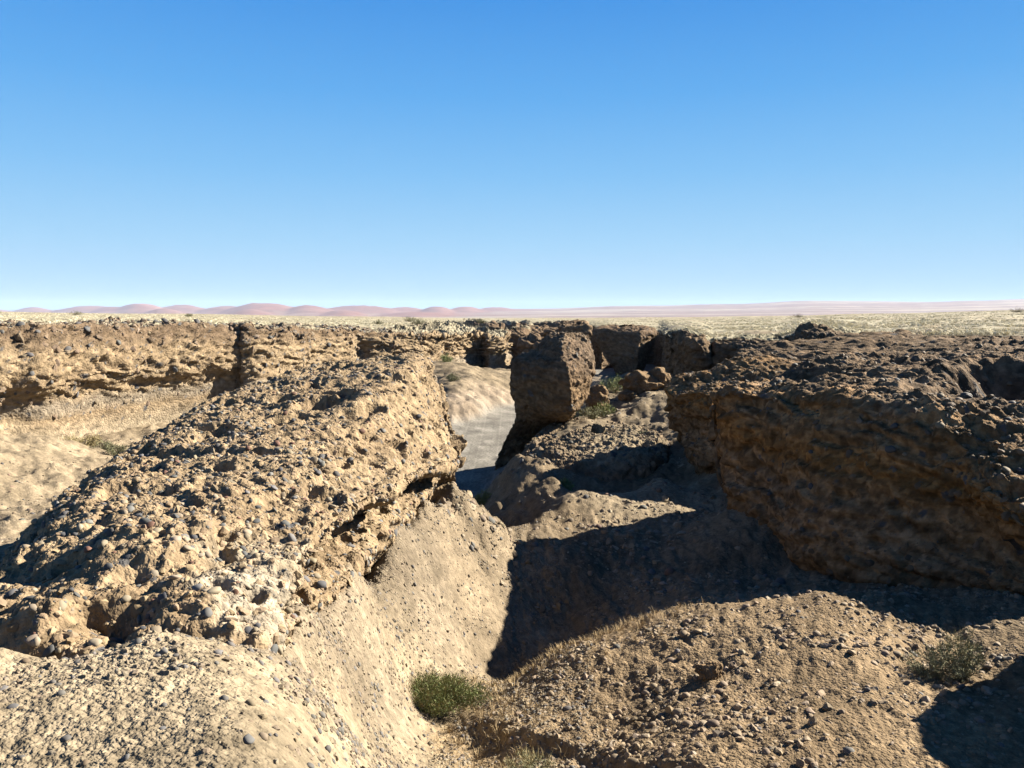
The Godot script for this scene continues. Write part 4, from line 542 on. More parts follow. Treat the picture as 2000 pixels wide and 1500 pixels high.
# style: lump, bedding, cobble, pebble, fine, pit, colours a/b, grey share, scale of the relief
func skin(l: Dictionary, st: Dictionary, inside: Vector3) -> Dictionary:
	var p: PackedVector3Array = l.p
	var nu: int = l.nu
	var nv: int = l.nv
	var n := grid_normals(p, nu, nv, l.closed, 1.0)
	var vote := 0.0
	for k in range(0, p.size(), 97):
		vote += n[k].dot(p[k] - inside)
	var side := 1.0 if vote > 0.0 else -1.0
	if side < 0.0:
		for k in p.size():
			n[k] = -n[k]
	var q := PackedVector3Array()
	q.resize(p.size())
	var c := PackedColorArray()
	c.resize(p.size())
	var f: float = st.get("scale", 1.0)
	var lump: float = st.lump
	var bed: float = st.bed
	var cob: float = st.cob
	var peb: float = st.peb
	var fine: float = st.fine
	var pit: float = st.pit
	var ca: Color = st.a
	var cb: Color = st.b
	var grey: float = st.grey
	var dips: Array = st.get("dips", [])
	var bands: Array = st.get("bands", [])
	var patches: Array = st.get("patches", [])
	var calm: float = st.get("calm", -99.0)
	var gain: float = st.get("far_gain", 0.0)
	var streak: float = st.get("streak", 0.0)
	var speck: float = st.get("speck", 0.22)
	var calm_k: float = st.get("calm_k", 0.22)
	var top_to := -1
	if st.has("top"):
		top_to = l.starts[st.top]
	var top_col: Color = st.get("top_col", Color.WHITE)
	for k in p.size():
		var v := p[k]
		var s := v * f
		var d := lump * n_lump.get_noise_3dv(s)
		var warp := n_lump.get_noise_3d(s.z * 2.0, s.x * 2.0, s.y * 2.0)
		if bed > 0.0:
			var b := n_fine.get_noise_3d(s.x * 0.16 + 7.0, s.y * 1.3 + warp * 0.5, s.z * 0.16)
			d += bed * (b + 0.35 * signf(b) * sqrt(absf(b)))
		var tone := n_tone.get_noise_3dv(s * 2.0)
		var e1 := -n_cob.get_noise_3dv(s + Vector3(warp, warp, -warp) * 0.1)
		var mask := clampf(0.5 + 1.6 * n_pit.get_noise_3d(s.x * 0.8 + 31.0, s.y * 0.8, s.z * 0.8), 0.0, 1.0)
		d += cob * mask * (e1 * e1 - 0.3)
		var e2 := -n_peb.get_noise_3dv(s)
		d += peb * (e2 - 0.5)
		d += fine * n_fine.get_noise_3dv(s * 1.7)
		if pit > 0.0:
			var h := n_pit.get_noise_3d(s.x * 1.2, s.y * 2.2 + 11.0, s.z * 1.2)
			d -= pit * smoothstep(0.28, 0.5, h)
		if gain > 0.0:
			d *= 1.0 + gain * smoothstep(66.0, 90.0, -v.z)
		if v.y < calm + 0.5:   # a smoother bed of packed sand under the stony ones
			d *= lerpf(1.0, calm_k, smoothstep(calm + 0.5, calm - 0.2, v.y + 0.3 * warp))
		for o in dips:
			var w: float = (v - (o[0] as Vector3)).length() / (o[1] as float)
			if w < 1.0:
				d -= (o[2] as float) * smoothstep(1.0, 0.3, w)
		q[k] = v + n[k] * d
		var col := ca.lerp(cb, clampf(0.5 + 1.3 * tone, 0.0, 1.0))
		for o in bands:   # beds of other colour: middle height, half thickness, colour, strength
			var w: float = absf(v.y + 0.25 * warp + 0.2 * tone - (o[0] as float)) / (o[1] as float)
			if w < 1.0:
				col = col.lerp(o[2], (1.0 - w * w) * (o[3] as float))
		for o in patches:   # paler cement in places
			var w: float = (v - (o[0] as Vector3)).length() / (o[1] as float) + 0.9 * tone + 0.4 * warp
			if w < 1.0:
				col = col.lerp(o[2], smoothstep(1.0, 0.6, w))
		if k % nv < top_to:
			col = top_col * (1.0 + 0.4 * tone)
		if streak > 0.0:
			var w := n_fine.get_noise_3d(s.x * 0.25 + s.y * 0.2 + 40.0, (s.y + 0.12 * s.z) * 2.6 + warp * 0.6, s.z * 0.25)
			col = col * (1.0 + streak * clampf(w * 2.2, -1.0, 1.0))
		# each embedded stone keeps a tone of its own
		var cv := n_cobv.get_noise_3dv(s + Vector3(warp, warp, -warp) * 0.1)
		if mask > 0.35 and e1 > 0.55:
			col = col * (1.0 + 0.28 * cv)
			if cv > 1.0 - grey * 2.0:
				col = Color(0.15, 0.15, 0.155)
		var pv := n_pebv.get_noise_3dv(s)
		col = col * (1.0 + speck * pv)
		if pv > 1.0 - grey * 1.4 and e2 > 0.45:
			col = Color(0.16, 0.155, 0.155)
		col.a = 1.0
		c[k] = col
	var n2 := grid_normals(q, nu, nv, l.closed, side)
	return {"mesh": grid_mesh(q, n2, c, nu, nv, side), "p": q, "n": n2, "nu": nu, "nv": nv}


# ------------------------------------------------------------------ stones

var stone_shapes: Array[ArrayMesh] = []

func make_stone_shapes() -> void:
	for k in 3:
		stone_shapes.append(stone_shape(100 + k, 0.14, 1))          # rounded cobbles
	for k in 4:
		stone_shapes.append(stone_shape(120 + k, 0.42, 1, 1.0, true))   # angular crumbs of the rock itself


func stone_shape(sd: int, rough: float, level: int, squash := 1.0, sharp := false) -> ArrayMesh:
	var vs := []
	var fs := []
	var g := (1.0 + sqrt(5.0)) / 2.0
	for a in [[-1, g, 0], [1, g, 0], [-1, -g, 0], [1, -g, 0], [0, -1, g], [0, 1, g], [0, -1, -g], [0, 1, -g], [g, 0, -1], [g, 0, 1], [-g, 0, -1], [-g, 0, 1]]:
		vs.append(Vector3(a[0], a[1], a[2]).normalized())
	fs = [[0, 11, 5], [0, 5, 1], [0, 1, 7], [0, 7, 10], [0, 10, 11], [1, 5, 9], [5, 11, 4], [11, 10, 2], [10, 7, 6], [7, 1, 8], [3, 9, 4], [3, 4, 2], [3, 2, 6], [3, 6, 8], [3, 8, 9], [4, 9, 5], [2, 4, 11], [6, 2, 10], [8, 6, 7], [9, 8, 1]]
	for l in level:
		var mid := {}
		var nf := []
		for t in fs:
			var m := []
			for e in 3:
				var a: int = mini(t[e], t[(e + 1) % 3])
				var b: int = maxi(t[e], t[(e + 1) % 3])
				var key := a * 100000 + b
				if not mid.has(key):
					mid[key] = vs.size()
					vs.append(((vs[a] as Vector3) + (vs[b] as Vector3)).normalized())
				m.append(mid[key])
			nf.append_array([[t[0], m[0], m[2]], [t[1], m[1], m[0]], [t[2], m[2], m[1]], [m[0], m[1], m[2]]])
		fs = nf
	var nz := noise(FastNoiseLite.TYPE_SIMPLEX_SMOOTH, 0.8, 2, sd)
	var r := RandomNumberGenerator.new()
	r.seed = sd
	var cuts := []
	for k in (9 if sharp else 4):
		cuts.append([Vector3(r.randfn(), r.randfn(), r.randfn()).normalized(), r.randf_range(0.5, 0.8) if sharp else r.randf_range(0.68, 0.9)])
	var st := SurfaceTool.new()
	st.begin(Mesh.PRIMITIVE_TRIANGLES)
	st.set_smooth_group(-1 if sharp else 0)
	for v0 in vs:
		var v: Vector3 = v0
		v *= 1.0 + rough * 1.6 * nz.get_noise_3dv(v * 1.3)
		for u in cuts:
			var x: float = v.dot(u[0]) - u[1]
			if x > 0.0:
				v -= (u[0] as Vector3) * x * 0.8
		v.y *= squash
		st.set_color(Color(1, 1, 1))
		st.add_vertex(v)
	for t in fs:
		st.add_index(t[0]); st.add_index(t[2]); st.add_index(t[1])
	st.generate_normals()
	return st.commit()


# palette: share, colour, 1 for a rounded cobble or 0 for a crumb of the rock
func stone_pick(pal: Array) -> Array:
	var x := rng.randf()
	var e: Array = pal[0]
	for q in pal:
		if x < q[0]:
			e = q
			break
		x -= q[0]
	var c: Color = e[1]
	var k := rng.randf_range(0.8, 1.2)
	return [Color(c.r * k, c.g * k * rng.randf_range(0.97, 1.03), c.b * k * rng.randf_range(0.94, 1.06)), e[2]]


# sets stones into a surface: the largest ones as parts of their own, the rest as one part for each shape
func scatter(s: Dictionary, parent: Node, count: int, parts: int, smin: float, smax: float, pal: Array, flat: float, accept: Callable, called := "stone", power := 5.0) -> void:
	var p: PackedVector3Array = s.p
	var n: PackedVector3Array = s.n
	var nu: int = s.nu
	var nv: int = s.nv
	var all := []
	var tries := 0
	while all.size() < count and tries < count * 12:
		tries += 1
		var i := rng.randi_range(1, nu - 2)
		var k := i * nv + rng.randi_range(1, nv - 2)
		var v := p[k]
		# an even spread over the ground, whatever the size of the faces there
		var face := (p[k + 1] - v).cross(p[k + nv] - v).length()
		if rng.randf() > face / (s.get("face", 0.0008) as float):
			continue
		var w: float = accept.call(v, n[k])
		if rng.randf() > w:
			continue
		var pick := stone_pick(pal)
		var round_one: bool = pick[1] > 0
		var r := lerpf(smin, smax, pow(rng.randf(), power if not round_one else power * 0.7))
		var up := n[k]
		if rng.randf() < 0.4:
			up = (up + Vector3(rng.randfn(), rng.randfn(), rng.randfn()) * 0.5).normalized()
		var side := up.cross(Vector3(rng.randfn(), rng.randfn(), rng.randfn())).normalized()
		var b := Basis(side, up, side.cross(up)) * Basis.from_scale(Vector3(r * rng.randf_range(0.85, 1.45), r * flat * rng.randf_range(0.7, 1.3), r))
		var shape := rng.randi_range(0, 2) if round_one else rng.randi_range(3, 6)
		all.append([r / v.length(), Transform3D(b, v + n[k] * r * (rng.randf_range(-0.5, 0.2) if round_one else rng.randf_range(-0.75, 0.05)) * flat), pick[0], shape])
	all.sort_custom(func(a, b): return a[0] > b[0])
	var mats := {}
	for k in mini(parts, all.size()):
		var o := MeshInstance3D.new()
		o.name = called
		o.mesh = stone_shapes[all[k][3]]
		var c: Color = all[k][2]
		var key := "%d_%d_%d" % [int(c.r * 25), int(c.g * 25), int(c.b * 25)]
		if not mats.has(key):
			var m: StandardMaterial3D = M.stone.duplicate()
			m.vertex_color_use_as_albedo = false
			m.albedo_color = c.linear_to_srgb()
			mats[key] = m
		o.material_override = mats[key]
		o.transform = all[k][1]
		parent.add_child(o, true)
	for q in stone_shapes.size():
		var list := []
		for k in range(parts, all.size()):
			if all[k][3] == q:
				list.append(all[k])
		if list.is_empty():
			continue
		var mm := MultiMesh.new()
		mm.transform_format = MultiMesh.TRANSFORM_3D
		mm.use_colors = true
		mm.mesh = stone_shapes[q]
		mm.instance_count = list.size()
		for k in list.size():
			mm.set_instance_transform(k, list[k][1])
			mm.set_instance_color(k, list[k][2])
		var o := MultiMeshInstance3D.new()
		o.name = "embedded_gravel"
		o.multimesh = mm
		o.material_override = M.stone
		o.set_meta("kind", "stuff")
		parent.add_child(o, true)


# ------------------------------------------------------------------ far land

func table(t: Array, x: float) -> float:
	if x <= t[0][0]:
		return t[0][1]
	for k in range(1, t.size()):
		if x < t[k][0]:
			var w: float = (x - t[k - 1][0]) / (t[k][0] - t[k - 1][0])
			w = w * w * (3.0 - 2.0 * w)
			return lerpf(t[k - 1][1], t[k][1], w)
	return t[-1][1]


func build_hills() -> void:
	# slope of the skyline over the eye's level, by bearing (tangent)
	var sky := [[-1.2, -0.002], [-0.2, -0.003], [-0.06, 0.0012], [0.0, 0.0025], [0.18, 0.0072], [0.28, 0.0092], [0.39, 0.0135], [0.45, 0.0128], [0.53, 0.0118], [0.6, 0.0135], [0.67, 0.0158], [0.87, 0.018], [1.4, 0.018]]
	# dunes: bearing tangent, rise over the eye, half width, distance
	var dunes := [[-0.69, 0.0038, 0.05, 9600.0], [-0.62, 0.0042, 0.035, 9300.0], [-0.548, 0.0064, 0.055, 8900.0], [-0.515, 0.0054, 0.04, 8300.0], [-0.483, 0.0096, 0.042, 8100.0], [-0.43, 0.0070, 0.05, 8600.0], [-0.37, 0.0060, 0.045, 8000.0], [-0.323, 0.0106, 0.055, 7500.0], [-0.265, 0.0074, 0.038, 7200.0], [-0.198, 0.0070, 0.07, 7900.0], [-0.14, 0.0044, 0.045, 8200.0], [-0.097, 0.0054, 0.028, 7600.0], [-0.06, 0.0049, 0.035, 8000.0], [-0.02, 0.0042, 0.05, 8800.0], [-0.34, 0.002, 0.03, 6400.0], [-0.22, 0.001, 0.03, 6300.0], [-0.12, -0.001, 0.05, 6200.0], [-0.45, 0.003, 0.03, 6900.0], [-0.8, 0.004, 0.08, 9000.0], [-0.9, 0.006, 0.08, 8600.0]]
	var nz := noise(FastNoiseLite.TYPE_SIMPLEX_SMOOTH, 0.0011, 4, 5)
	var st := noise(FastNoiseLite.TYPE_SIMPLEX_SMOOTH, 0.0012, 4, 8)
	var nu := 420
	var nv := 130
	var p := PackedVector3Array()
	var c := PackedColorArray()
	for i in nu:
		var a := lerpf(-0.95, 0.95, float(i) / (nu - 1))
		for j in nv:
			var r := 1500.0 * pow(11500.0 / 1500.0, float(j) / (nv - 1))
			var x := sin(a) * r
			var z := -cos(a) * r
			var t := tan(a)
			var far := smoothstep(3200.0, 10000.0, r)
			var d := r * cos(a)
			var y := lerpf(-0.0112 * minf(r, 3800.0), table(sky, t) * d, far)
			y += nz.get_noise_2d(x, z) * 14.0 * far * smoothstep(11000.0, 8500.0, r)
			var redness := 0.0
			for u in dunes:
				var w: float = (t - u[0]) / u[2]
				var q: float = (d - u[3]) / 900.0
				if q < 0.0:
					q *= 0.8
				var b: float = exp(-w * w) * exp(-q * q)
				var rise: float = u[1] * u[3] + 45.0
				y = maxf(y, -42.0 + rise * b * (1.0 + 0.16 * nz.get_noise_2d(x * 2.5, z * 2.5) + 0.05 * nz.get_noise_2d(x * 8.0, z * 8.0))) if b > 0.02 else y
				redness = maxf(redness, minf(1.0, b * 2.5))
			p.append(Vector3(x, y, z))
			var s := st.get_noise_2d(x * 0.22, d * 1.7)
			var col := Color(0.25, 0.165, 0.135).lerp(Color(0.38, 0.32, 0.255), smoothstep(-0.02, 0.22, s))
			col = col.lerp(Color(0.27, 0.135, 0.098), redness * 0.85)
			if r < 3600.0:
				col = col.lerp(Color(0.36, 0.32, 0.235), smoothstep(3600.0, 2800.0, r))
			c.append(col)
	var n := grid_normals(p, nu, nv, false, 1.0)
	var side := 1.0 if n[nv * 20 + 20].y > 0.0 else -1.0
	n = grid_normals(p, nu, nv, false, side)
	var o := put(grid_mesh(p, n, c, nu, nv, side), "hills", M.hill)
	tag(o, "low reddish dunes and pale striped slopes along the horizon", "hills", "", "structure")


var plain := {}

func plain_height(a: float, r: float) -> float:
	var rr := 10.0
	var ry := -1.1
	for k in range(0, PLAIN_RIM.size() - 3, 3):
		if a >= PLAIN_RIM[k] and a <= PLAIN_RIM[k + 3]:
			var w: float = (a - PLAIN_RIM[k]) / maxf(PLAIN_RIM[k + 3] - PLAIN_RIM[k], 0.0001)
			rr = lerpf(PLAIN_RIM[k + 1], PLAIN_RIM[k + 4], w)
			ry = lerpf(PLAIN_RIM[k + 2], PLAIN_RIM[k + 5], w)
			break
	var crest := [[-3.2, 0.0], [-0.72, 0.0012], [-0.43, -0.0032], [-0.2, -0.0078], [-0.03, -0.0122], [0.07, -0.0112], [0.2, -0.0092], [0.33, -0.0066], [0.44, -0.003], [0.6, 0.0012], [3.2, 0.001]]
	var yc := table(crest, a) * 330.0
	var y := lerpf(ry, yc, smoothstep(0.0, 1.0, clampf((r - rr) / (330.0 - rr), 0.0, 1.0)))
	if r > 330.0:
		y = lerpf(yc, -0.0112 * 1700.0 - 2.0, smoothstep(330.0, 1700.0, r))
	return y


func plain_rim(a: float) -> float:
	for k in range(0, PLAIN_RIM.size() - 3, 3):
		if a >= PLAIN_RIM[k] and a <= PLAIN_RIM[k + 3]:
			var w: float = (a - PLAIN_RIM[k]) / maxf(PLAIN_RIM[k + 3] - PLAIN_RIM[k], 0.0001)
			return lerpf(PLAIN_RIM[k + 1], PLAIN_RIM[k + 4], w)
	return 30.0


func build_plain() -> void:
	var bearings := []
	var a := -1.5
	while a < 3.15:
		bearings.append(a)
		a += 0.0035 if absf(a) < 0.78 else 0.03
	var nu := bearings.size()
	var nv := 150
	var p := PackedVector3Array()
	var c := PackedColorArray()
	for b in bearings:
		var rr := plain_rim(b)
		for j in nv:
			var w := float(j) / (nv - 1)
			var r: float = rr * pow(2600.0 / rr, pow(w, 1.15))
			var v := Vector3(sin(b) * r, 0.0, -cos(b) * r)
			var near := smoothstep(0.0, 12.0, r - rr)
			v.y = plain_height(b, r) + near * (0.25 * n_lump.get_noise_2d(v.x * 0.25, v.z * 0.25) + 0.10 * n_fine.get_noise_2d(v.x * 0.3, v.z * 0.3))
			p.append(v)
			var t := n_tone.get_noise_2d(v.x * 0.18, v.z * 0.18)
			var col := Color(0.59, 0.54, 0.395).lerp(Color(0.50, 0.435, 0.31), clampf(0.4 + 2.0 * t, 0.0, 1.0))
			var stony := smoothstep(0.12, 0.3, n_tone.get_noise_2d(v.x * 0.4 + 90.0, v.z * 0.4))
			col = col.lerp(Color(0.24, 0.17, 0.105), clampf(stony * smoothstep(90.0, 30.0, r), 0.0, 1.0))
			c.append(col)
	var n := grid_normals(p, nu, nv, false, 1.0)
	var side := 1.0 if n[nv * 40 + 60].y > 0.0 else -1.0
	n = grid_normals(p, nu, nv, false, side)
	plain = {"p": p, "n": n, "nu": nu, "nv": nv}
	var o := put(grid_mesh(p, n, c, nu, nv, side), "plain", M.far)
	tag(o, "flat plain of bleached grass beyond the canyon rims", "plain", "", "structure")


# ------------------------------------------------------------------ canyon ground

var ground := {}
var g_coarse := []
const GA0 := -0.84
const GDA := 0.02
const GNA := 85
const GR0 := 0.55
const GDR := 0.04
const GNR := 119

func build_ground() -> void:
	# the spline on a coarse net of bearings and log distances, with the soils
	var np := GROUND_AT.size() / 2
	var hs := PackedFloat32Array()
	var cs := PackedColorArray()
	for i in GNA:
		for j in GNR:
			var qa := GA0 + i * GDA
			var qx := qa * 1.6
			var qy := GR0 + j * GDR
			var h: float = GROUND_WEIGHT[np] + GROUND_WEIGHT[np + 1] * qx + GROUND_WEIGHT[np + 2] * qy
			for k in np:
				var dx: float = GROUND_AT[2 * k] - qx
				var dy: float = GROUND_AT[2 * k + 1] - qy
				var r2 := dx * dx + dy * dy
				if r2 > 1e-10:
					h += GROUND_WEIGHT[k] * r2 * log(r2)
			hs.append(maxf(h, -7.3))
			var sw := 0.0
			var col := Vector3.ZERO
			var rough := 0.0
			for k in range(0, SOILS.size(), 6):
				var dx: float = (SOILS[k] - qa) * 1.6
				var dy: float = SOILS[k + 1] - qy
				var w := 1.0 / pow(dx * dx + dy * dy + 0.0006, 2.0)
				sw += w
				col += Vector3(SOILS[k + 2], SOILS[k + 3], SOILS[k + 4]) * w
				rough += SOILS[k + 5] * w
			col /= sw
			cs.append(Color(col.x, col.y, col.z, rough / sw))
	# fine sheet
	var rows := []   # log distances
	for j in range(1, GNR - 2):
		var r := exp(GR0 + j * GDR)
		var m := 9 if r < 100.0 else 3
		for k in m:
			rows.append([j, float(k) / m])
	var sub := 8
	var nu := (GNA - 3) * sub + 1
	var nv := rows.size()
	var p := PackedVector3Array()
	p.resize(nu * nv)
	var c := PackedColorArray()
	c.resize(nu * nv)
	var cut := [Vector2(-0.7, -8.4), Vector2(-0.44, -7.9), Vector2(0.0, -7.3), Vector2(0.7, -6.7), Vector2(1.1, -6.25), Vector2(1.9, -5.4)]
	for i in nu:
		var ci := 1 + i / sub
		var wi := float(i % sub) / sub
		if ci > GNA - 3:
			ci = GNA - 3
			wi = 1.0
		# interpolate along bearings first
		var line := PackedFloat32Array()
		var lcol := PackedColorArray()
		for j in GNR:
			line.append(cubic_interpolate(hs[ci * GNR + j], hs[(ci + 1) * GNR + j], hs[(ci - 1) * GNR + j], hs[(ci + 2) * GNR + j], wi))
			lcol.append(cs[ci * GNR + j].lerp(cs[(ci + 1) * GNR + j], wi))
		var a := GA0 + (ci + wi) * GDA
		var sa := sin(a)
		var ca := -cos(a)
		for m in nv:
			var j: int = rows[m][0]
			var w: float = rows[m][1]
			var r := exp(GR0 + (j + w) * GDR)
			var y := cubic_interpolate(line[j], line[j + 1], line[j - 1], line[j + 2], w)
			var v := Vector3(sa * r, y, ca * r)
			# the earth bank cut by the gully
			if r > 4.5 and r < 9.5 and v.x > -1.2 and v.x < 2.4:
				var best := 9.0
				for k in cut.size() - 1:
					var e0: Vector2 = cut[k]
					var e1: Vector2 = cut[k + 1]
					var q := Vector2(v.x, v.z)
					var f := clampf((q - e0).dot(e1 - e0) / (e1 - e0).length_squared(), 0.0, 1.0)
					var near := e0.lerp(e1, f)
					var dd := (q - near).length()
					if dd < absf(best):
						best = dd * signf((e1 - e0).cross(q - e0))
				var ends := smoothstep(-0.62, -0.3, v.x) * smoothstep(2.3, 1.7, v.x)
				best += 0.10 * n_fine.get_noise_3d(v.x * 1.2, 0.0, v.z * 1.2)
				if best > -0.06 and best < 1.4:
					y -= 0.10 * ends * smoothstep(-0.06, 0.10, best) * smoothstep(1.4, 0.4, best)
			var kb := (Vector2(v.x, v.z) - Vector2(-0.7, -14.3)).length() / 0.9   # rocky knob at the upper end of the bank
			if kb < 1.0:
				y += 0.34 * smoothstep(1.0, 0.55, kb)
			var lc: Color = lcol[j].lerp(lcol[j + 1], w)
			var rough := lc.a
			var big := clampf(r / 12.0, 0.5, 3.0)
			var d := 0.10 * big * n_lump.get_noise_3d(v.x * 1.6, y * 1.2, v.z * 1.6)
			var warp := n_fine.get_noise_3d(v.x * 0.5, 4.0, v.z * 0.5)
			d += 0.045 * big * rough * n_fine.get_noise_3d(v.x / big, y / big, v.z / big)
			d += 0.016 * big * n_fine.get_noise_3d(v.x * 3.5 / big, y * 3.5 / big, v.z * 3.5 / big)
			var s := v * (1.6 / maxf(r / 7.5, 1.0)) if r > 7.5 else v * 1.6
			var e1 := -n_peb.get_noise_3dv(s)
			var e2 := -n_cob.get_noise_3dv(s * 1.1)
			var mask := clampf(0.3 + 1.6 * n_pit.get_noise_3d(s.x * 0.7, 5.0, s.z * 0.7), 0.0, 1.0)
			d += rough * big * (0.022 * (e1 - 0.5) + 0.055 * mask * (e2 * e2 - 0.3))
			var tone := n_tone.get_noise_3d(v.x * 2.4, y * 2.4, v.z * 2.4)
			var flatness := 1.0
			var col := Color(lc.r, lc.g, lc.b)
			if y < -6.3 and v.x > -4.5:   # gravel bed of the river
				var bed := smoothstep(-6.45, -6.8, y + 0.15 * warp)
				flatness = 1.0 - 0.85 * bed
				col = col.lerp(Color(0.37, 0.345, 0.30), bed)
				y = lerpf(y, -7.05, bed * 0.7)
			v.y = y + d * flatness
			p[i * nv + m] = v
			col = col * (1.0 + 0.55 * tone) * (1.0 + 0.16 * n_pebv.get_noise_3dv(s))
			col.a = 1.0
			c[i * nv + m] = col
	var n := grid_normals(p, nu, nv, false, 1.0)
	var side := 1.0 if n[nv * 200 + 40].y > 0.0 else -1.0
	if side < 0.0:
		n = grid_normals(p, nu, nv, false, -1.0)
	ground = {"p": p, "n": n, "nu": nu, "nv": nv}
	var o := put(grid_mesh(p, n, c, nu, nv, side), "canyon_ground", M.soil)
	tag(o, "earthen banks, mounds and dry river bed inside the canyon", "ground", "", "structure")
	var tan_pal := [[0.60, Color(0.38, 0.30, 0.20), 0], [0.22, Color(0.46, 0.38, 0.27), 0], [0.09, Color(0.30, 0.23, 0.16), 1], [0.07, Color(0.19, 0.185, 0.175), 1], [0.02, Color(0.26, 0.17, 0.125), 1]]
	var ledge_stone := func(v: Vector3, _n: Vector3) -> float:
		var r := Vector2(v.x, v.z).length()
		if r > 6.2 or v.x > -0.2:
			return 0.0
		var k := 1.0 if v.x > -1.9 and v.z < -3.2 else 0.5   # rubble spills off its right end
		return k * clampf(0.55 + 1.2 * n_pit.get_noise_3d(v.x * 0.8, 3.0, v.z * 0.8), 0.1, 1.0)
	scatter(ground, o, 14000, 140, 0.004, 0.026, tan_pal, 0.75, ledge_stone)
	var mound_stone := func(v: Vector3, _n: Vector3) -> float:
		var r := Vector2(v.x, v.z).length()
		if r > 13.0 or v.x < 0.0:
			return 0.0
		return clampf(0.55 + 1.3 * n_pit.get_noise_3d(v.x * 0.8, 3.0, v.z * 0.8), 0.1, 1.0)
	scatter(ground, o, 30000, 160, 0.006, 0.05, [[0.70, Color(0.42, 0.315, 0.205), 0], [0.18, Color(0.48, 0.385, 0.275), 0], [0.09, Color(0.35, 0.265, 0.18), 1], [0.03, Color(0.22, 0.205, 0.19), 1]], 0.75, mound_stone, "stone", 5.5)
	var bank_stone := func(v: Vector3, _n: Vector3) -> float:
		var r := Vector2(v.x, v.z).length()
		return clampf(0.5 + 0.9 * n_pit.get_noise_3d(v.x * 0.9, v.y, v.z * 0.9), 0.1, 1.0) if r > 4.2 and r < 16.5 and v.x < 0.9 and v.x > -2.6 else 0.0
	scatter(ground, o, 60000, 0, 0.006, 0.026, [[0.8, Color(0.37, 0.30, 0.21), 0], [0.12, Color(0.28, 0.22, 0.155), 0], [0.08, Color(0.23, 0.215, 0.20), 1]], 0.8, bank_stone, "stone", 2.2)
	var far_stone := func(v: Vector3, _n: Vector3) -> float:
		var r := Vector2(v.x, v.z).length()
		return 0.0 if r < 13.0 or r > 48.0 or (v.y < -6.3 and v.x > -4.5) else clampf(0.3 + 1.2 * n_pit.get_noise_3d(v.x * 0.3, 3.0, v.z * 0.3), 0.05, 1.0)
	scatter(ground, o, 16000, 0, 0.02, 0.10, tan_pal, 0.75, far_stone)


func ground_at(x: float, z: float) -> float:
	# height of the ground sheet under a point
	var a := atan2(x, -z)
	var i := clampi(int(round((a - GA0 - GDA) / GDA * 8.0)), 0, int(ground.nu) - 1)
	var r := Vector2(x, z).length()
	var best := 0
	var bd := 1e9
	var p: PackedVector3Array = ground.p
	for m in int(ground.nv):
		var v := p[i * int(ground.nv) + m]
		var d := absf(Vector2(v.x, v.z).length() - r)
		if d < bd:
			bd = d
			best = m
	return p[i * int(ground.nv) + best].y


# ------------------------------------------------------------------ rocks

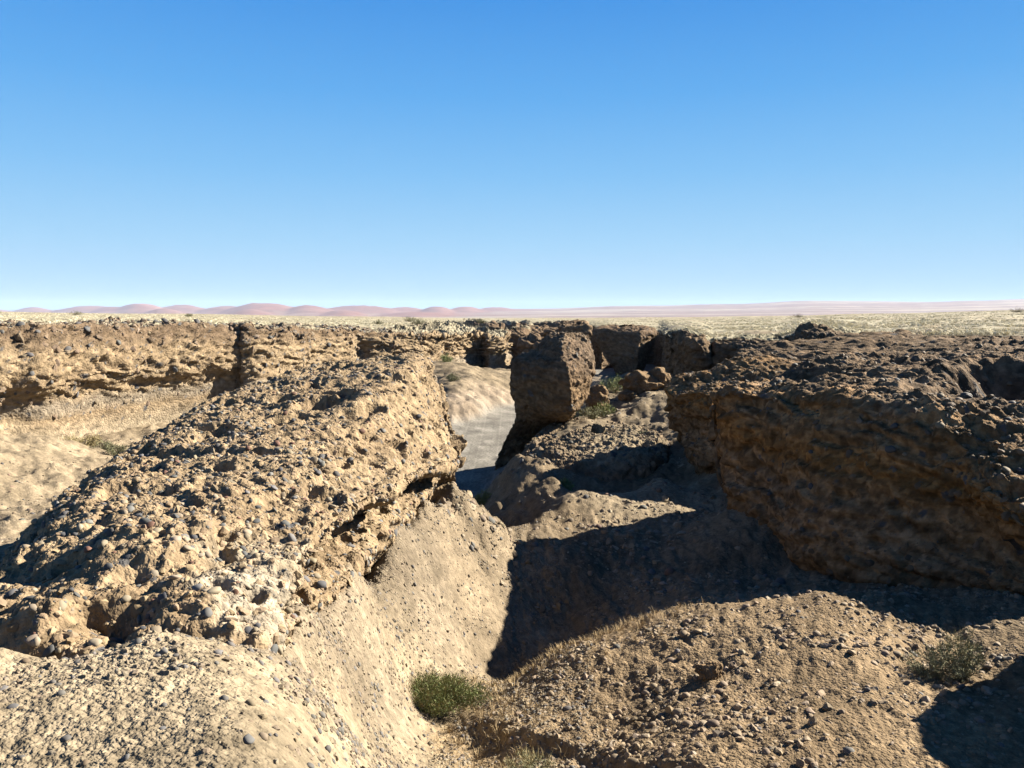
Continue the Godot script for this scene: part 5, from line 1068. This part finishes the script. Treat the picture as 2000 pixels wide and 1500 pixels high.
func build_rocks() -> void:
	var crust := [[0.62, Color(0.46, 0.34, 0.21), 0], [0.14, Color(0.36, 0.26, 0.16), 0], [0.09, Color(0.15, 0.15, 0.152), 1], [0.10, Color(0.45, 0.37, 0.265), 1], [0.015, Color(0.26, 0.145, 0.10), 1], [0.035, Color(0.26, 0.255, 0.24), 1]]
	var brown := [[0.6, Color(0.25, 0.175, 0.105), 0], [0.26, Color(0.20, 0.145, 0.092), 0], [0.06, Color(0.15, 0.14, 0.128), 1], [0.08, Color(0.29, 0.22, 0.145), 1]]
	# conglomerate outcrop in front, on the left
	var l := loft(OUTCROP, 0.0027, 0.0027, false)
	var s := skin(l, {"lump": 0.15, "bed": 0.075, "cob": 0.035, "peb": 0.03, "fine": 0.05, "pit": 0.15, "a": Color(0.48, 0.36, 0.225), "b": Color(0.41, 0.30, 0.185), "patches": [[Vector3(-1.75, -2.1, -5.5), 0.8, Color(0.52, 0.44, 0.33)], [Vector3(-1.9, -1.9, -6.6), 0.7, Color(0.50, 0.41, 0.29)]], "grey": 0.02, "scale": 1.0, "dips": [[Vector3(-1.78, -2.12, -12.3), 0.32, 0.5], [Vector3(-2.7, -1.9, -5.0), 0.4, 0.35], [Vector3(-3.05, -1.8, -6.3), 0.9, -0.22], [Vector3(-3.4, -1.45, -13.5), 0.5, 0.35], [Vector3(-1.0, -2.0, -15.0), 0.35, 0.35]]}, Vector3(-4.0, -4.0, -10.0))
	var o := Node3D.new()
	o.name = "rock_outcrop"
	add_child(o)
	put(s.mesh, "conglomerate_body", M.rock, o)
	tag(o, "pale conglomerate ridge studded with grey cobbles, undercut along its sunlit side", "rock outcrop")
	scatter(s, o, 60000, 300, 0.006, 0.050, crust, 0.62, func(v: Vector3, n: Vector3) -> float: return clampf(0.75 + 0.9 * n_pit.get_noise_3d(v.x, v.y, v.z), 0.1, 1.0) if v.y > -3.6 else 0.1)
	# rock wall on the right
	l = loft(ROCKWALL, 0.0030, 0.0030, false)
	var pit_a := Vector3(8.65, -1.3, -13.3)
	s = skin(l, {"lump": 0.30, "bed": 0.11, "cob": 0.09, "peb": 0.035, "fine": 0.07, "pit": 0.10, "calm": -2.2, "calm_k": 0.9, "streak": 0.38, "speck": 0.42, "a": Color(0.38, 0.235, 0.115), "b": Color(0.29, 0.195, 0.11), "grey": 0.02, "scale": 0.9, "dips": [[pit_a, 1.2, 1.1], [Vector3(9.45, -1.2, -14.6), 1.25, 1.0], [Vector3(10.4, -1.15, -16.0), 1.3, 0.9], [Vector3(11.6, -1.1, -14.8), 1.3, -0.35], [Vector3(7.6, -1.3, -13.2), 0.9, 0.35], [Vector3(6.6, -1.2, -15.5), 0.9, 0.3], [Vector3(8.0, -1.55, -12.3), 0.5, 0.4], [Vector3(6.0, -1.4, -17.0), 1.0, 0.3]], "bands": [[-2.55, 0.35, Color(0.42, 0.22, 0.075), 0.8], [-3.5, 0.5, Color(0.40, 0.265, 0.15), 0.7], [-1.1, 0.55, Color(0.23, 0.17, 0.118), 0.75]]}, Vector3(11.0, -4.0, -13.0))
	o = Node3D.new()
	o.name = "rock_wall"
	add_child(o)
	put(s.mesh, "conglomerate_body", M.rock, o)
	tag(o, "broad overhanging brown rock mass with dark stony top and shaded face", "rock wall")
	scatter(s, o, 34000, 300, 0.010, 0.075, brown, 0.62, func(v: Vector3, n: Vector3) -> float: return 1.0 if n.y > 0.45 else (0.14 if v.y > -2.0 else 0.07))
	# pillar
	l = loft(PILLAR, 0.0018, 0.0018, true)
	s = skin(l, {"streak": 0.28, "speck": 0.3, "lump": 0.14, "bed": 0.06, "cob": 0.035, "peb": 0.03, "fine": 0.08, "pit": 0.06, "a": Color(0.33, 0.22, 0.125), "b": Color(0.26, 0.18, 0.105), "grey": 0.02, "scale": 0.7, "bands": [[-1.6, 1.4, Color(0.198, 0.146, 0.108), 0.7], [-4.3, 0.9, Color(0.356, 0.251, 0.150), 0.7]]}, Vector3(1.6, -4.0, -32.0))
	o = Node3D.new()
	o.name = "rock_pillar"
	add_child(o)
	put(s.mesh, "conglomerate_body", M.cliff, o)
	tag(o, "tall freestanding rock pillar rising beside the dry river bed", "rock pillar")
	scatter(s, o, 2500, 0, 0.02, 0.085, brown, 0.5, func(v: Vector3, n: Vector3) -> float: return 1.0 if n.y > 0.5 else 0.15)
	# rounded hump and the blocks up the gorge
	l = loft(HUMP, 0.0022, 0.0022, true)
	s = skin(l, {"lump": 0.25, "bed": 0.08, "cob": 0.09, "peb": 0.06, "fine": 0.12, "pit": 0.08, "a": Color(0.34, 0.26, 0.172), "b": Color(0.27, 0.20, 0.132), "grey": 0.01, "scale": 0.8, "bands": [[-4.4, 0.25, Color(0.42, 0.345, 0.235), 0.8]]}, Vector3(2.9, -6.0, -28.0))
	o = Node3D.new()
	o.name = "earth_hump"
	add_child(o)
	put(s.mesh, "crusted_body", M.cliff, o)
	tag(o, "rounded gravelly hump in mid canyon, pale on top with a dark crumbling front", "hump")
	scatter(s, o, 2600, 0, 0.02, 0.10, brown, 0.6, func(v: Vector3, n: Vector3) -> float: return 0.9)
	var names := ["squat brown rock block in the gorge, seen just over the pillar's lower shoulder", "small rock block in the gorge directly behind the pillar's top", "wide dark topped rock block between pillar and far rim", "sunlit rock block with a shaded side at the end of the pale cliff", "low rock spur below the block at the end of the pale cliff", "slanting slab of rock close behind the pillar's shoulder", "far rock block at the canyon's first bend, under the grassy rim", "thin dark block on the far rim behind the pillar"]
	var nets := [BLOCK_1, BLOCK_2, BLOCK_3, BLOCK_4, BLOCK_5, BLOCK_6, BLOCK_7, BLOCK_8]
	for k in nets.size():
		l = loft(nets[k], 0.0016, 0.0016, true)
		var mid := Vector3.ZERO
		for q: Vector3 in (l.p as PackedVector3Array):
			mid += q
		mid /= (l.p as PackedVector3Array).size()
		s = skin(l, {"lump": 0.9, "bed": 0.25, "cob": 0.15, "peb": 0.08, "fine": 0.22, "pit": 0.3, "a": Color(0.33, 0.235, 0.15), "b": Color(0.25, 0.175, 0.115), "grey": 0.01, "scale": 0.4}, mid)
		o = put(s.mesh, "rock_block", M.cliff)
		tag(o, names[k], "rock block", "rock blocks up the gorge")
	# buttress behind it
	l = loft(BUTTRESS, 0.0018, 0.0018, true)
	s = skin(l, {"lump": 0.28, "bed": 0.12, "cob": 0.10, "peb": 0.05, "fine": 0.12, "pit": 0.2, "a": Color(0.297, 0.209, 0.138), "b": Color(0.228, 0.162, 0.108), "grey": 0.02, "scale": 0.7, "bands": [[-4.2, 1.4, Color(0.356, 0.261, 0.168), 0.7]]}, Vector3(12.4, -4.5, -82.0))
	o = Node3D.new()
	o.name = "rock_buttress"
	add_child(o)
	put(s.mesh, "conglomerate_body", M.cliff, o)
	tag(o, "blunt rock prow with narrowing foot and one sunlit edge, behind the pillar", "rock buttress")
	# cliffs
	l = loft(CLIFF, 0.0028, 0.0024, false)
	s = skin(l, {"streak": 0.16, "lump": 0.35, "bed": 0.2, "cob": 0.08, "peb": 0.04, "fine": 0.10, "pit": 0.2, "calm": -5.2, "top": 2, "top_col": Color(0.52, 0.46, 0.33), "a": Color(0.47, 0.355, 0.225), "b": Color(0.40, 0.295, 0.185), "far_gain": 1.6, "grey": 0.03, "scale": 0.62, "bands": [[-1.2, 1.2, Color(0.228, 0.162, 0.108), 0.9], [-7.4, 1.5, Color(0.446, 0.366, 0.258), 0.95], [-5.3, 0.55, Color(0.396, 0.366, 0.312), 0.5]]}, Vector3(-15.0, -5.0, -200.0))
	o = Node3D.new()
	o.name = "canyon_cliff"
	add_child(o)
	grass_rim(s, l.starts[2], 1.2)
	put(s.mesh, "conglomerate_body", M.cliff, o)
	tag(o, "long sunlit canyon cliff with brown crumbling rim and smooth pale foot", "cliff")
	scatter(s, o, 9000, 0, 0.05, 0.24, [[0.6, Color(0.267, 0.193, 0.132), 0], [0.28, Color(0.376, 0.293, 0.204), 0], [0.12, Color(0.17, 0.165, 0.16), 1]], 0.6, func(v: Vector3, n: Vector3) -> float: return (1.0 if v.y > -2.4 else (0.45 if v.y > -6.0 else 0.03)) if v.z > -75.0 else 0.05)
	l = loft(SHADECLIFF, 0.0020, 0.0020, false)
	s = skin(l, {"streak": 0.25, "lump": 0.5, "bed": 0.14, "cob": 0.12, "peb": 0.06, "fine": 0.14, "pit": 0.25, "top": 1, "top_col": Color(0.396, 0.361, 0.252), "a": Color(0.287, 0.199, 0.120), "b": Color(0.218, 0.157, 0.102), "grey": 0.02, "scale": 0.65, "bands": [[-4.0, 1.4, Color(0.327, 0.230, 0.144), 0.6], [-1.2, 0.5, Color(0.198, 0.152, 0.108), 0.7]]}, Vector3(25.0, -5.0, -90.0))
	o = Node3D.new()
	o.name = "canyon_cliff"
	add_child(o, true)
	grass_rim(s, l.starts[2], 2.0)
	put(s.mesh, "conglomerate_body", M.cliff, o)
	tag(o, "shaded brown canyon cliff of rounded lobes under a grassy rim", "cliff")
	l = loft(FARCLIFF, 0.0016, 0.0012, false)
	s = skin(l, {"lump": 1.6, "bed": 0.35, "cob": 0.2, "peb": 0.1, "fine": 0.3, "pit": 0.8, "a": Color(0.327, 0.235, 0.156), "b": Color(0.247, 0.178, 0.120), "grey": 0.02, "scale": 0.3, "top": 1, "top_col": Color(0.52, 0.46, 0.33)}, Vector3(5.0, -5.0, -400.0))
	o = Node3D.new()
	o.name = "canyon_cliff"
	add_child(o, true)
	put(s.mesh, "conglomerate_body", M.cliff, o)
	tag(o, "small far cliff where the canyon bends out of sight", "cliff")


# ------------------------------------------------------------------ plants

var tuft: ArrayMesh
var rim_tops := []

func grass_rim(s: Dictionary, upto: int, share: float) -> void:
	var n: PackedVector3Array = s.n
	var p: PackedVector3Array = s.p
	for k in p.size():
		if k % int(s.nv) < upto and n[k].y > 0.6:
			var face := (p[mini(k + 1, p.size() - 1)] - p[k]).cross(p[mini(k + int(s.nv), p.size() - 1)] - p[k]).length()
			if rng.randf() < face * share and n_tone.get_noise_2d(p[k].x * 0.6, p[k].z * 0.6) > -0.12:
				var t := rng.randf_range(0.85, 1.1)
				var q := rng.randf_range(0.5, 1.0)
				rim_tops.append([Transform3D(Basis(Vector3.UP, rng.randf() * TAU).scaled(Vector3.ONE * q), p[k]), Color(0.66 * t, 0.60 * t, 0.43 * t)])

# a clump of narrow blades bending outwards
func tuft_mesh(blades: int, sd: int, tall: float, spread: float, wide: float) -> ArrayMesh:
	var r := RandomNumberGenerator.new()
	r.seed = sd
	var st := SurfaceTool.new()
	st.begin(Mesh.PRIMITIVE_TRIANGLES)
	for k in blades:
		var a := r.randf() * TAU
		var out := Vector3(cos(a), 0, sin(a))
		var side := Vector3(-sin(a + r.randfn() * 0.6), 0, cos(a + r.randfn() * 0.6)) * wide * r.randf_range(0.6, 1.2)
		var h := tall * r.randf_range(0.55, 1.1)
		var base := out * r.randf() * spread * 0.35
		var mid := base + out * spread * r.randf_range(0.1, 0.4) + Vector3.UP * h * 0.6
		var tip := mid + out * spread * r.randf_range(0.1, 0.6) + Vector3.UP * h * r.randf_range(0.15, 0.45)
		var tone := r.randf_range(0.75, 1.15)
		for q in [[base - side, base + side, mid + side * 0.7], [base - side, mid + side * 0.7, mid - side * 0.7], [mid - side * 0.7, mid + side * 0.7, tip]]:
			for v in q:
				st.set_color(Color(tone, tone, tone))
				st.add_vertex(v)
	st.generate_normals()
	return st.commit()


func sow(called: String, mesh: Mesh, spots: Array, parent: Node) -> MultiMeshInstance3D:
	var mm := MultiMesh.new()
	mm.transform_format = MultiMesh.TRANSFORM_3D
	mm.use_colors = true
	mm.mesh = mesh
	mm.instance_count = spots.size()
	for k in spots.size():
		mm.set_instance_transform(k, spots[k][0])
		mm.set_instance_color(k, spots[k][1])
	var o := MultiMeshInstance3D.new()
	o.name = called
	o.multimesh = mm
	o.material_override = M.grass
	parent.add_child(o, true)
	return o


# a low bush: thin branching stems and small narrow leaves along them
func shrub(called: String, at: Vector3, wide: float, tall: float, stems: int, leaves: int, leaf: Material, leaf_size: float, sd: int, label: String, group := "", dead := 0) -> Node3D:
	var r := RandomNumberGenerator.new()
	r.seed = sd
	var s1 := SurfaceTool.new()
	s1.begin(Mesh.PRIMITIVE_TRIANGLES)
	var s2 := SurfaceTool.new()
	var s3 := SurfaceTool.new()
	s3.begin(Mesh.PRIMITIVE_TRIANGLES)
	s2.begin(Mesh.PRIMITIVE_TRIANGLES)
	for k in stems:
		var a := r.randf() * TAU
		var lean := sqrt(r.randf())
		var out := Vector3(cos(a), 0, sin(a)) * wide * 0.5 * lean
		var h := tall * (1.0 - 0.55 * lean * lean) * r.randf_range(0.7, 1.1)
		var pts := [Vector3(out.x * 0.1, -0.03, out.z * 0.1)]
		for q in range(1, 6):
			var w := q / 5.0
			var jit := Vector3(r.randfn(), r.randfn() * 0.6, r.randfn()) * wide * 0.022
			pts.append(out * pow(w, 0.8) + Vector3.UP * h * pow(w, 0.85 + 0.5 * lean) + jit)
		for q in 5:
			var p0: Vector3 = pts[q]
			var p1: Vector3 = pts[q + 1]
			var t0_ := maxf(wide * 0.007 * (1.0 - q / 5.5), 0.002)
			var t1_ := maxf(wide * 0.007 * (1.0 - (q + 1) / 5.5), 0.0015)
			var x := (p1 - p0).cross(Vector3(0.3, 0.2, 0.9)).normalized()
			var y := (p1 - p0).cross(x).normalized()
			for e in 3:
				var d0 := x * cos(e * TAU / 3) + y * sin(e * TAU / 3)
				var d1 := x * cos((e + 1) * TAU / 3) + y * sin((e + 1) * TAU / 3)
				for v in [p0 + d0 * t0_, p1 + d0 * t1_, p0 + d1 * t0_, p0 + d1 * t0_, p1 + d0 * t1_, p1 + d1 * t1_]:
					s1.add_vertex(v)
		for q in leaves:
			var w := 1.0 - pow(r.randf(), 1.5) * 0.85
			var f := w * 5.0
			var i := mini(int(f), 4)
			var c: Vector3 = (pts[i] as Vector3).lerp(pts[i + 1], f - i)
			c += Vector3(r.randfn(), r.randfn(), r.randfn()) * wide * 0.028
			var dir := (Vector3(r.randfn(), r.randfn() + 0.7, r.randfn()) + out.normalized() * 0.5).normalized()
			var acr := dir.cross(Vector3(r.randfn(), r.randfn(), r.randfn())).normalized()
			var ln := leaf_size * r.randf_range(0.6, 1.4)
			var wd := ln * 0.09
			for v in [c, c + dir * ln * 0.5 + acr * wd, c + dir * ln, c, c + dir * ln, c + dir * ln * 0.5 - acr * wd]:
				s2.add_vertex(v)
		if dead > 0:
			for q in dead:
				var c: Vector3 = pts[5] + Vector3(r.randfn(), r.randfn() * 0.6, r.randfn()) * wide * 0.05
				var dir := (Vector3(r.randfn() * 0.5, 1.0, r.randfn() * 0.5) + out.normalized() * 0.6).normalized() * leaf_size * r.randf_range(1.0, 2.6)
				var acr := dir.cross(Vector3(r.randfn(), r.randfn(), r.randfn())).normalized() * 0.0022
				for v in [c - acr, c + dir, c + acr]:
					s3.add_vertex(v)
	s1.generate_normals()
	s2.generate_normals()
	s3.generate_normals()
	var o := Node3D.new()
	o.name = called
	add_child(o, true)
	o.position = at
	put(s1.commit(), "stems", M.stem, o)
	put(s2.commit(), "foliage", leaf, o)
	if dead > 0:
		put(s3.commit(), "dry_sprigs", M.dry_leaf, o)
	tag(o, label, "shrub", group)
	return o


func on_ground(x: float, z: float) -> Vector3:
	return Vector3(x, ground_at(x, z), z)


func build_plants() -> void:
	shrub("shrub", on_ground(-0.92, -8.4), 1.3, 0.32, 250, 80, M.leaf, 0.045, 1, "dense green bush in the gully below the pale bank", "", 9).scale = Vector3(1.0, 1.0, 0.5)
	shrub("shrub", on_ground(4.55, -7.5), 0.42, 0.55, 50, 60, M.grey_leaf, 0.04, 2, "spiky grey green bush at the edge of the shade on the gravel mound", "", 7)
	shrub("shrub", on_ground(4.2, -7.35), 0.55, 0.28, 50, 50, M.grey_leaf, 0.035, 3, "low sprawling bush beside the spiky one on the gravel mound")
	shrub("shrub", on_ground(0.15, -6.35), 0.5, 0.22, 60, 36, M.grey_leaf, 0.035, 4, "faded grey bush at the bottom edge of the picture, under the cut bank", "", 8)
	# small bushes farther off
	var small := [
		[-0.9, -24.2, 0.7, 0.45, "leaf", "small green bush in the shaded recess beside the river bed"],
		[1.45, -20.9, 0.5, 0.35, "leaf", "small bush at the foot of the rounded hump, near its corner"],
		[2.55, -21.0, 0.55, 0.3, "leaf", "small bush on the crest of the lit saddle"],
		[3.45, -32.4, 1.3, 0.5, "grey_leaf", "grey bush on the slope beside the foot of the pillar"],
		[4.2, -34.6, 1.2, 0.7, "leaf", "green bush on the slope behind the rounded hump"],
		[2.9, -35.5, 1.2, 0.7, "leaf", "green bush in the shade right behind the pillar"],
		[5.3, -39.5, 1.7, 0.9, "leaf", "broad green bush in the dark hollow beside the fallen boulders"],
		[5.0, -28.2, 0.8, 0.35, "grey_leaf", "low bush at the shaded edge of the rounded hump"],
		[-6.1, -71.0, 1.5, 0.9, "leaf", "round dark bush high on the far slope under the pale cliff"],
		[-4.4, -57.0, 1.1, 0.7, "grey_leaf", "round dark bush on the far slope above the river bank"],
		[-23.5, -40.5, 1.3, 0.5, "dry_leaf", "dry bush on the valley floor, leftmost under the smooth cliff foot"],
		[-22.3, -40.2, 1.3, 0.6, "dry_leaf", "second dry bush from the left under the smooth cliff foot"],
		[-21.0, -39.0, 1.2, 0.55, "grey_leaf", "grey dry bush on the valley floor beside the outcrop, third under the cliff foot"],
		[-19.9, -38.2, 1.1, 0.6, "grey_leaf", "grey bush on the valley floor, nearest to the outcrop edge"]]
	var k := 20
	for e in small:
		k += 1
		shrub("shrub", on_ground(e[0], e[1]), e[2], e[3], 40, 26, M[e[4]], 0.05 * (1.0 + absf(e[1]) / 25.0), k, e[5], "bushes in the canyon")
	# bushes on the plain
	var far := [[-0.123, 95.0, 2.6, 1.4, "round green bush on the grassy rim, between dunes and pale cliff"], [-0.172, 110.0, 2.2, 1.1, "green bush on the plateau left of the round one"], [-0.133, 125.0, 3.0, 1.3, "dark bush behind the round one on the grassy rim"], [-0.515, 190.0, 4.0, 1.6, "dark lone bush on the plain below the left dunes"], [-0.59, 170.0, 3.0, 1.2, "pale green bush on the plain, farthest to the left"], [-0.397, 140.0, 1.8, 1.1, "little bush on the plain below the highest dune"], [-0.04, 105.0, 1.8, 0.9, "bush near the end of the grassy promontory"], [0.354, 230.0, 6.0, 2.0, "flat dark bush on the plain above the shaded cliffs"], [0.58, 200.0, 5.0, 2.0, "dark bush on the plain near the right edge of the picture"]]
	for e in far:
		k += 1
		var a: float = e[0]
		var r: float = e[1]
		var y := plain_height(a, r) if absf(a + 0.08) > 0.06 else -1.6
		shrub("shrub", Vector3(sin(a) * r, y, -cos(a) * r), e[2] * 0.8, e[3] * 0.55, 40, 16, M.grey_leaf, 0.18, k, e[4], "bushes on the plain")
	# dry grass along the gully and the mound's crest
	tuft = tuft_mesh(10, 3, 0.13, 0.12, 0.003)
	var spots := []
	while spots.size() < 520:
		var w := rng.randf()
		var c := Vector2(-0.25, -9.5).lerp(Vector2(2.0, -9.9), w) + Vector2(rng.randfn() * 0.4, absf(rng.randfn()) * 0.6 - 0.25)
		if rng.randf() < 0.35:
			c = Vector2(-0.45, -8.9).lerp(Vector2(0.0, -6.9), rng.randf()) + Vector2(rng.randfn() * 0.28, rng.randfn() * 0.3)
		var s := rng.randf_range(0.3, 0.9)
		var t := rng.randf_range(0.75, 1.15)
		spots.append([Transform3D(Basis(Vector3.UP, rng.randf() * TAU).scaled(Vector3.ONE * s), on_ground(c.x, c.y)), Color(0.40 * t, 0.30 * t, 0.17 * t)])
	var o := sow("grass", tuft, spots, self)
	tag(o, "short golden grass along the gully and the crest of the gravel mound", "grass", "", "stuff")
	# bleached grass of the plain
	var big := tuft_mesh(12, 9, 0.26, 0.32, 0.012)
	spots = []
	while spots.size() < 60000:
		var a := rng.randf_range(-0.78, 0.78)
		var rr := plain_rim(a)
		var r := rr + 0.5 + (pow(rng.randf(), 1.8)) * 330.0
		var q := Vector3(sin(a) * r, 0, -cos(a) * r)
		var dens := 0.5 + 1.4 * n_tone.get_noise_2d(q.x * 0.5 + 40.0, q.z * 0.5)
		if r - rr < 6.0:
			dens *= 0.5
		if rng.randf() > dens:
			continue
		q.y = plain_height(a, r) - 0.03
		var s := rng.randf_range(0.6, 1.25)
		var t := rng.randf_range(0.85, 1.12)
		spots.append([Transform3D(Basis(Vector3.UP, rng.randf() * TAU).scaled(Vector3(s, s * 0.9, s)), q), Color(0.66 * t, 0.60 * t, 0.43 * t)])
	for e in rim_tops:
		spots.append(e)
	o = sow("plain_grass", big, spots, self)
	tag(o, "bleached tufts of grass covering the plain on both sides", "grass", "", "stuff")
	build_boulders()


func build_boulders() -> void:
	var list := [
		[Vector3(6.35, 0, -38.0), Vector3(0.9, 0.62, 0.8), 0.3, "angular tan boulder fallen below the shaded cliffs, sunlit on top"],
		[Vector3(7.35, 0, -38.6), Vector3(0.75, 0.62, 0.7), 1.2, "pale blocky boulder behind the angular tan one"],
		[Vector3(4.05, 0, -36.2), Vector3(0.62, 0.75, 0.6), 2.0, "upright brown boulder standing between pillar and green bushes"],
		[Vector3(5.6, 0, -37.4), Vector3(0.45, 0.3, 0.45), 0.7, "small boulder at the foot of the angular tan one"]]
	var k := 0
	for e in list:
		k += 1
		var at: Vector3 = e[0]
		at.y = ground_at(at.x, at.z) + (e[1] as Vector3).y * 0.55
		var o := put(boulder(300 + k, e[1]), "boulder", M.cliff)
		o.position = at
		o.rotation.y = e[2]
		tag(o, e[3], "boulder", "fallen boulders")
	var o := put(boulder(320, Vector3(0.13, 0.09, 0.09)), "stone", M.rock)
	o.position = on_ground(2.03, -7.55) + Vector3(0, 0.05, 0)
	tag(o, "largest loose stone on the gravel mound, pinkish and rough", "stone")


func boulder(sd: int, size: Vector3) -> ArrayMesh:
	var base := stone_shape(sd, 0.3, 4, 1.0, false)
	var arr := base.surface_get_arrays(0)
	var vs: PackedVector3Array = arr[Mesh.ARRAY_VERTEX]
	var cs: PackedColorArray = arr[Mesh.ARRAY_COLOR]
	for k in vs.size():
		var v := vs[k]
		v *= 1.0 + 0.10 * n_fine.get_noise_3dv(v * 0.9 + Vector3.ONE * sd) + 0.05 * n_fine.get_noise_3dv(v * 2.5)
		vs[k] = v * size
		var t := n_tone.get_noise_3dv(v * 6.0)
		cs[k] = Color(0.38, 0.265, 0.155).lerp(Color(0.28, 0.19, 0.11), 0.5 + t)
	arr[Mesh.ARRAY_VERTEX] = vs
	arr[Mesh.ARRAY_COLOR] = cs
	var m := ArrayMesh.new()
	m.add_surface_from_arrays(Mesh.PRIMITIVE_TRIANGLES, arr)
	var st := SurfaceTool.new()
	st.create_from(m, 0)
	st.generate_normals()
	return st.commit()
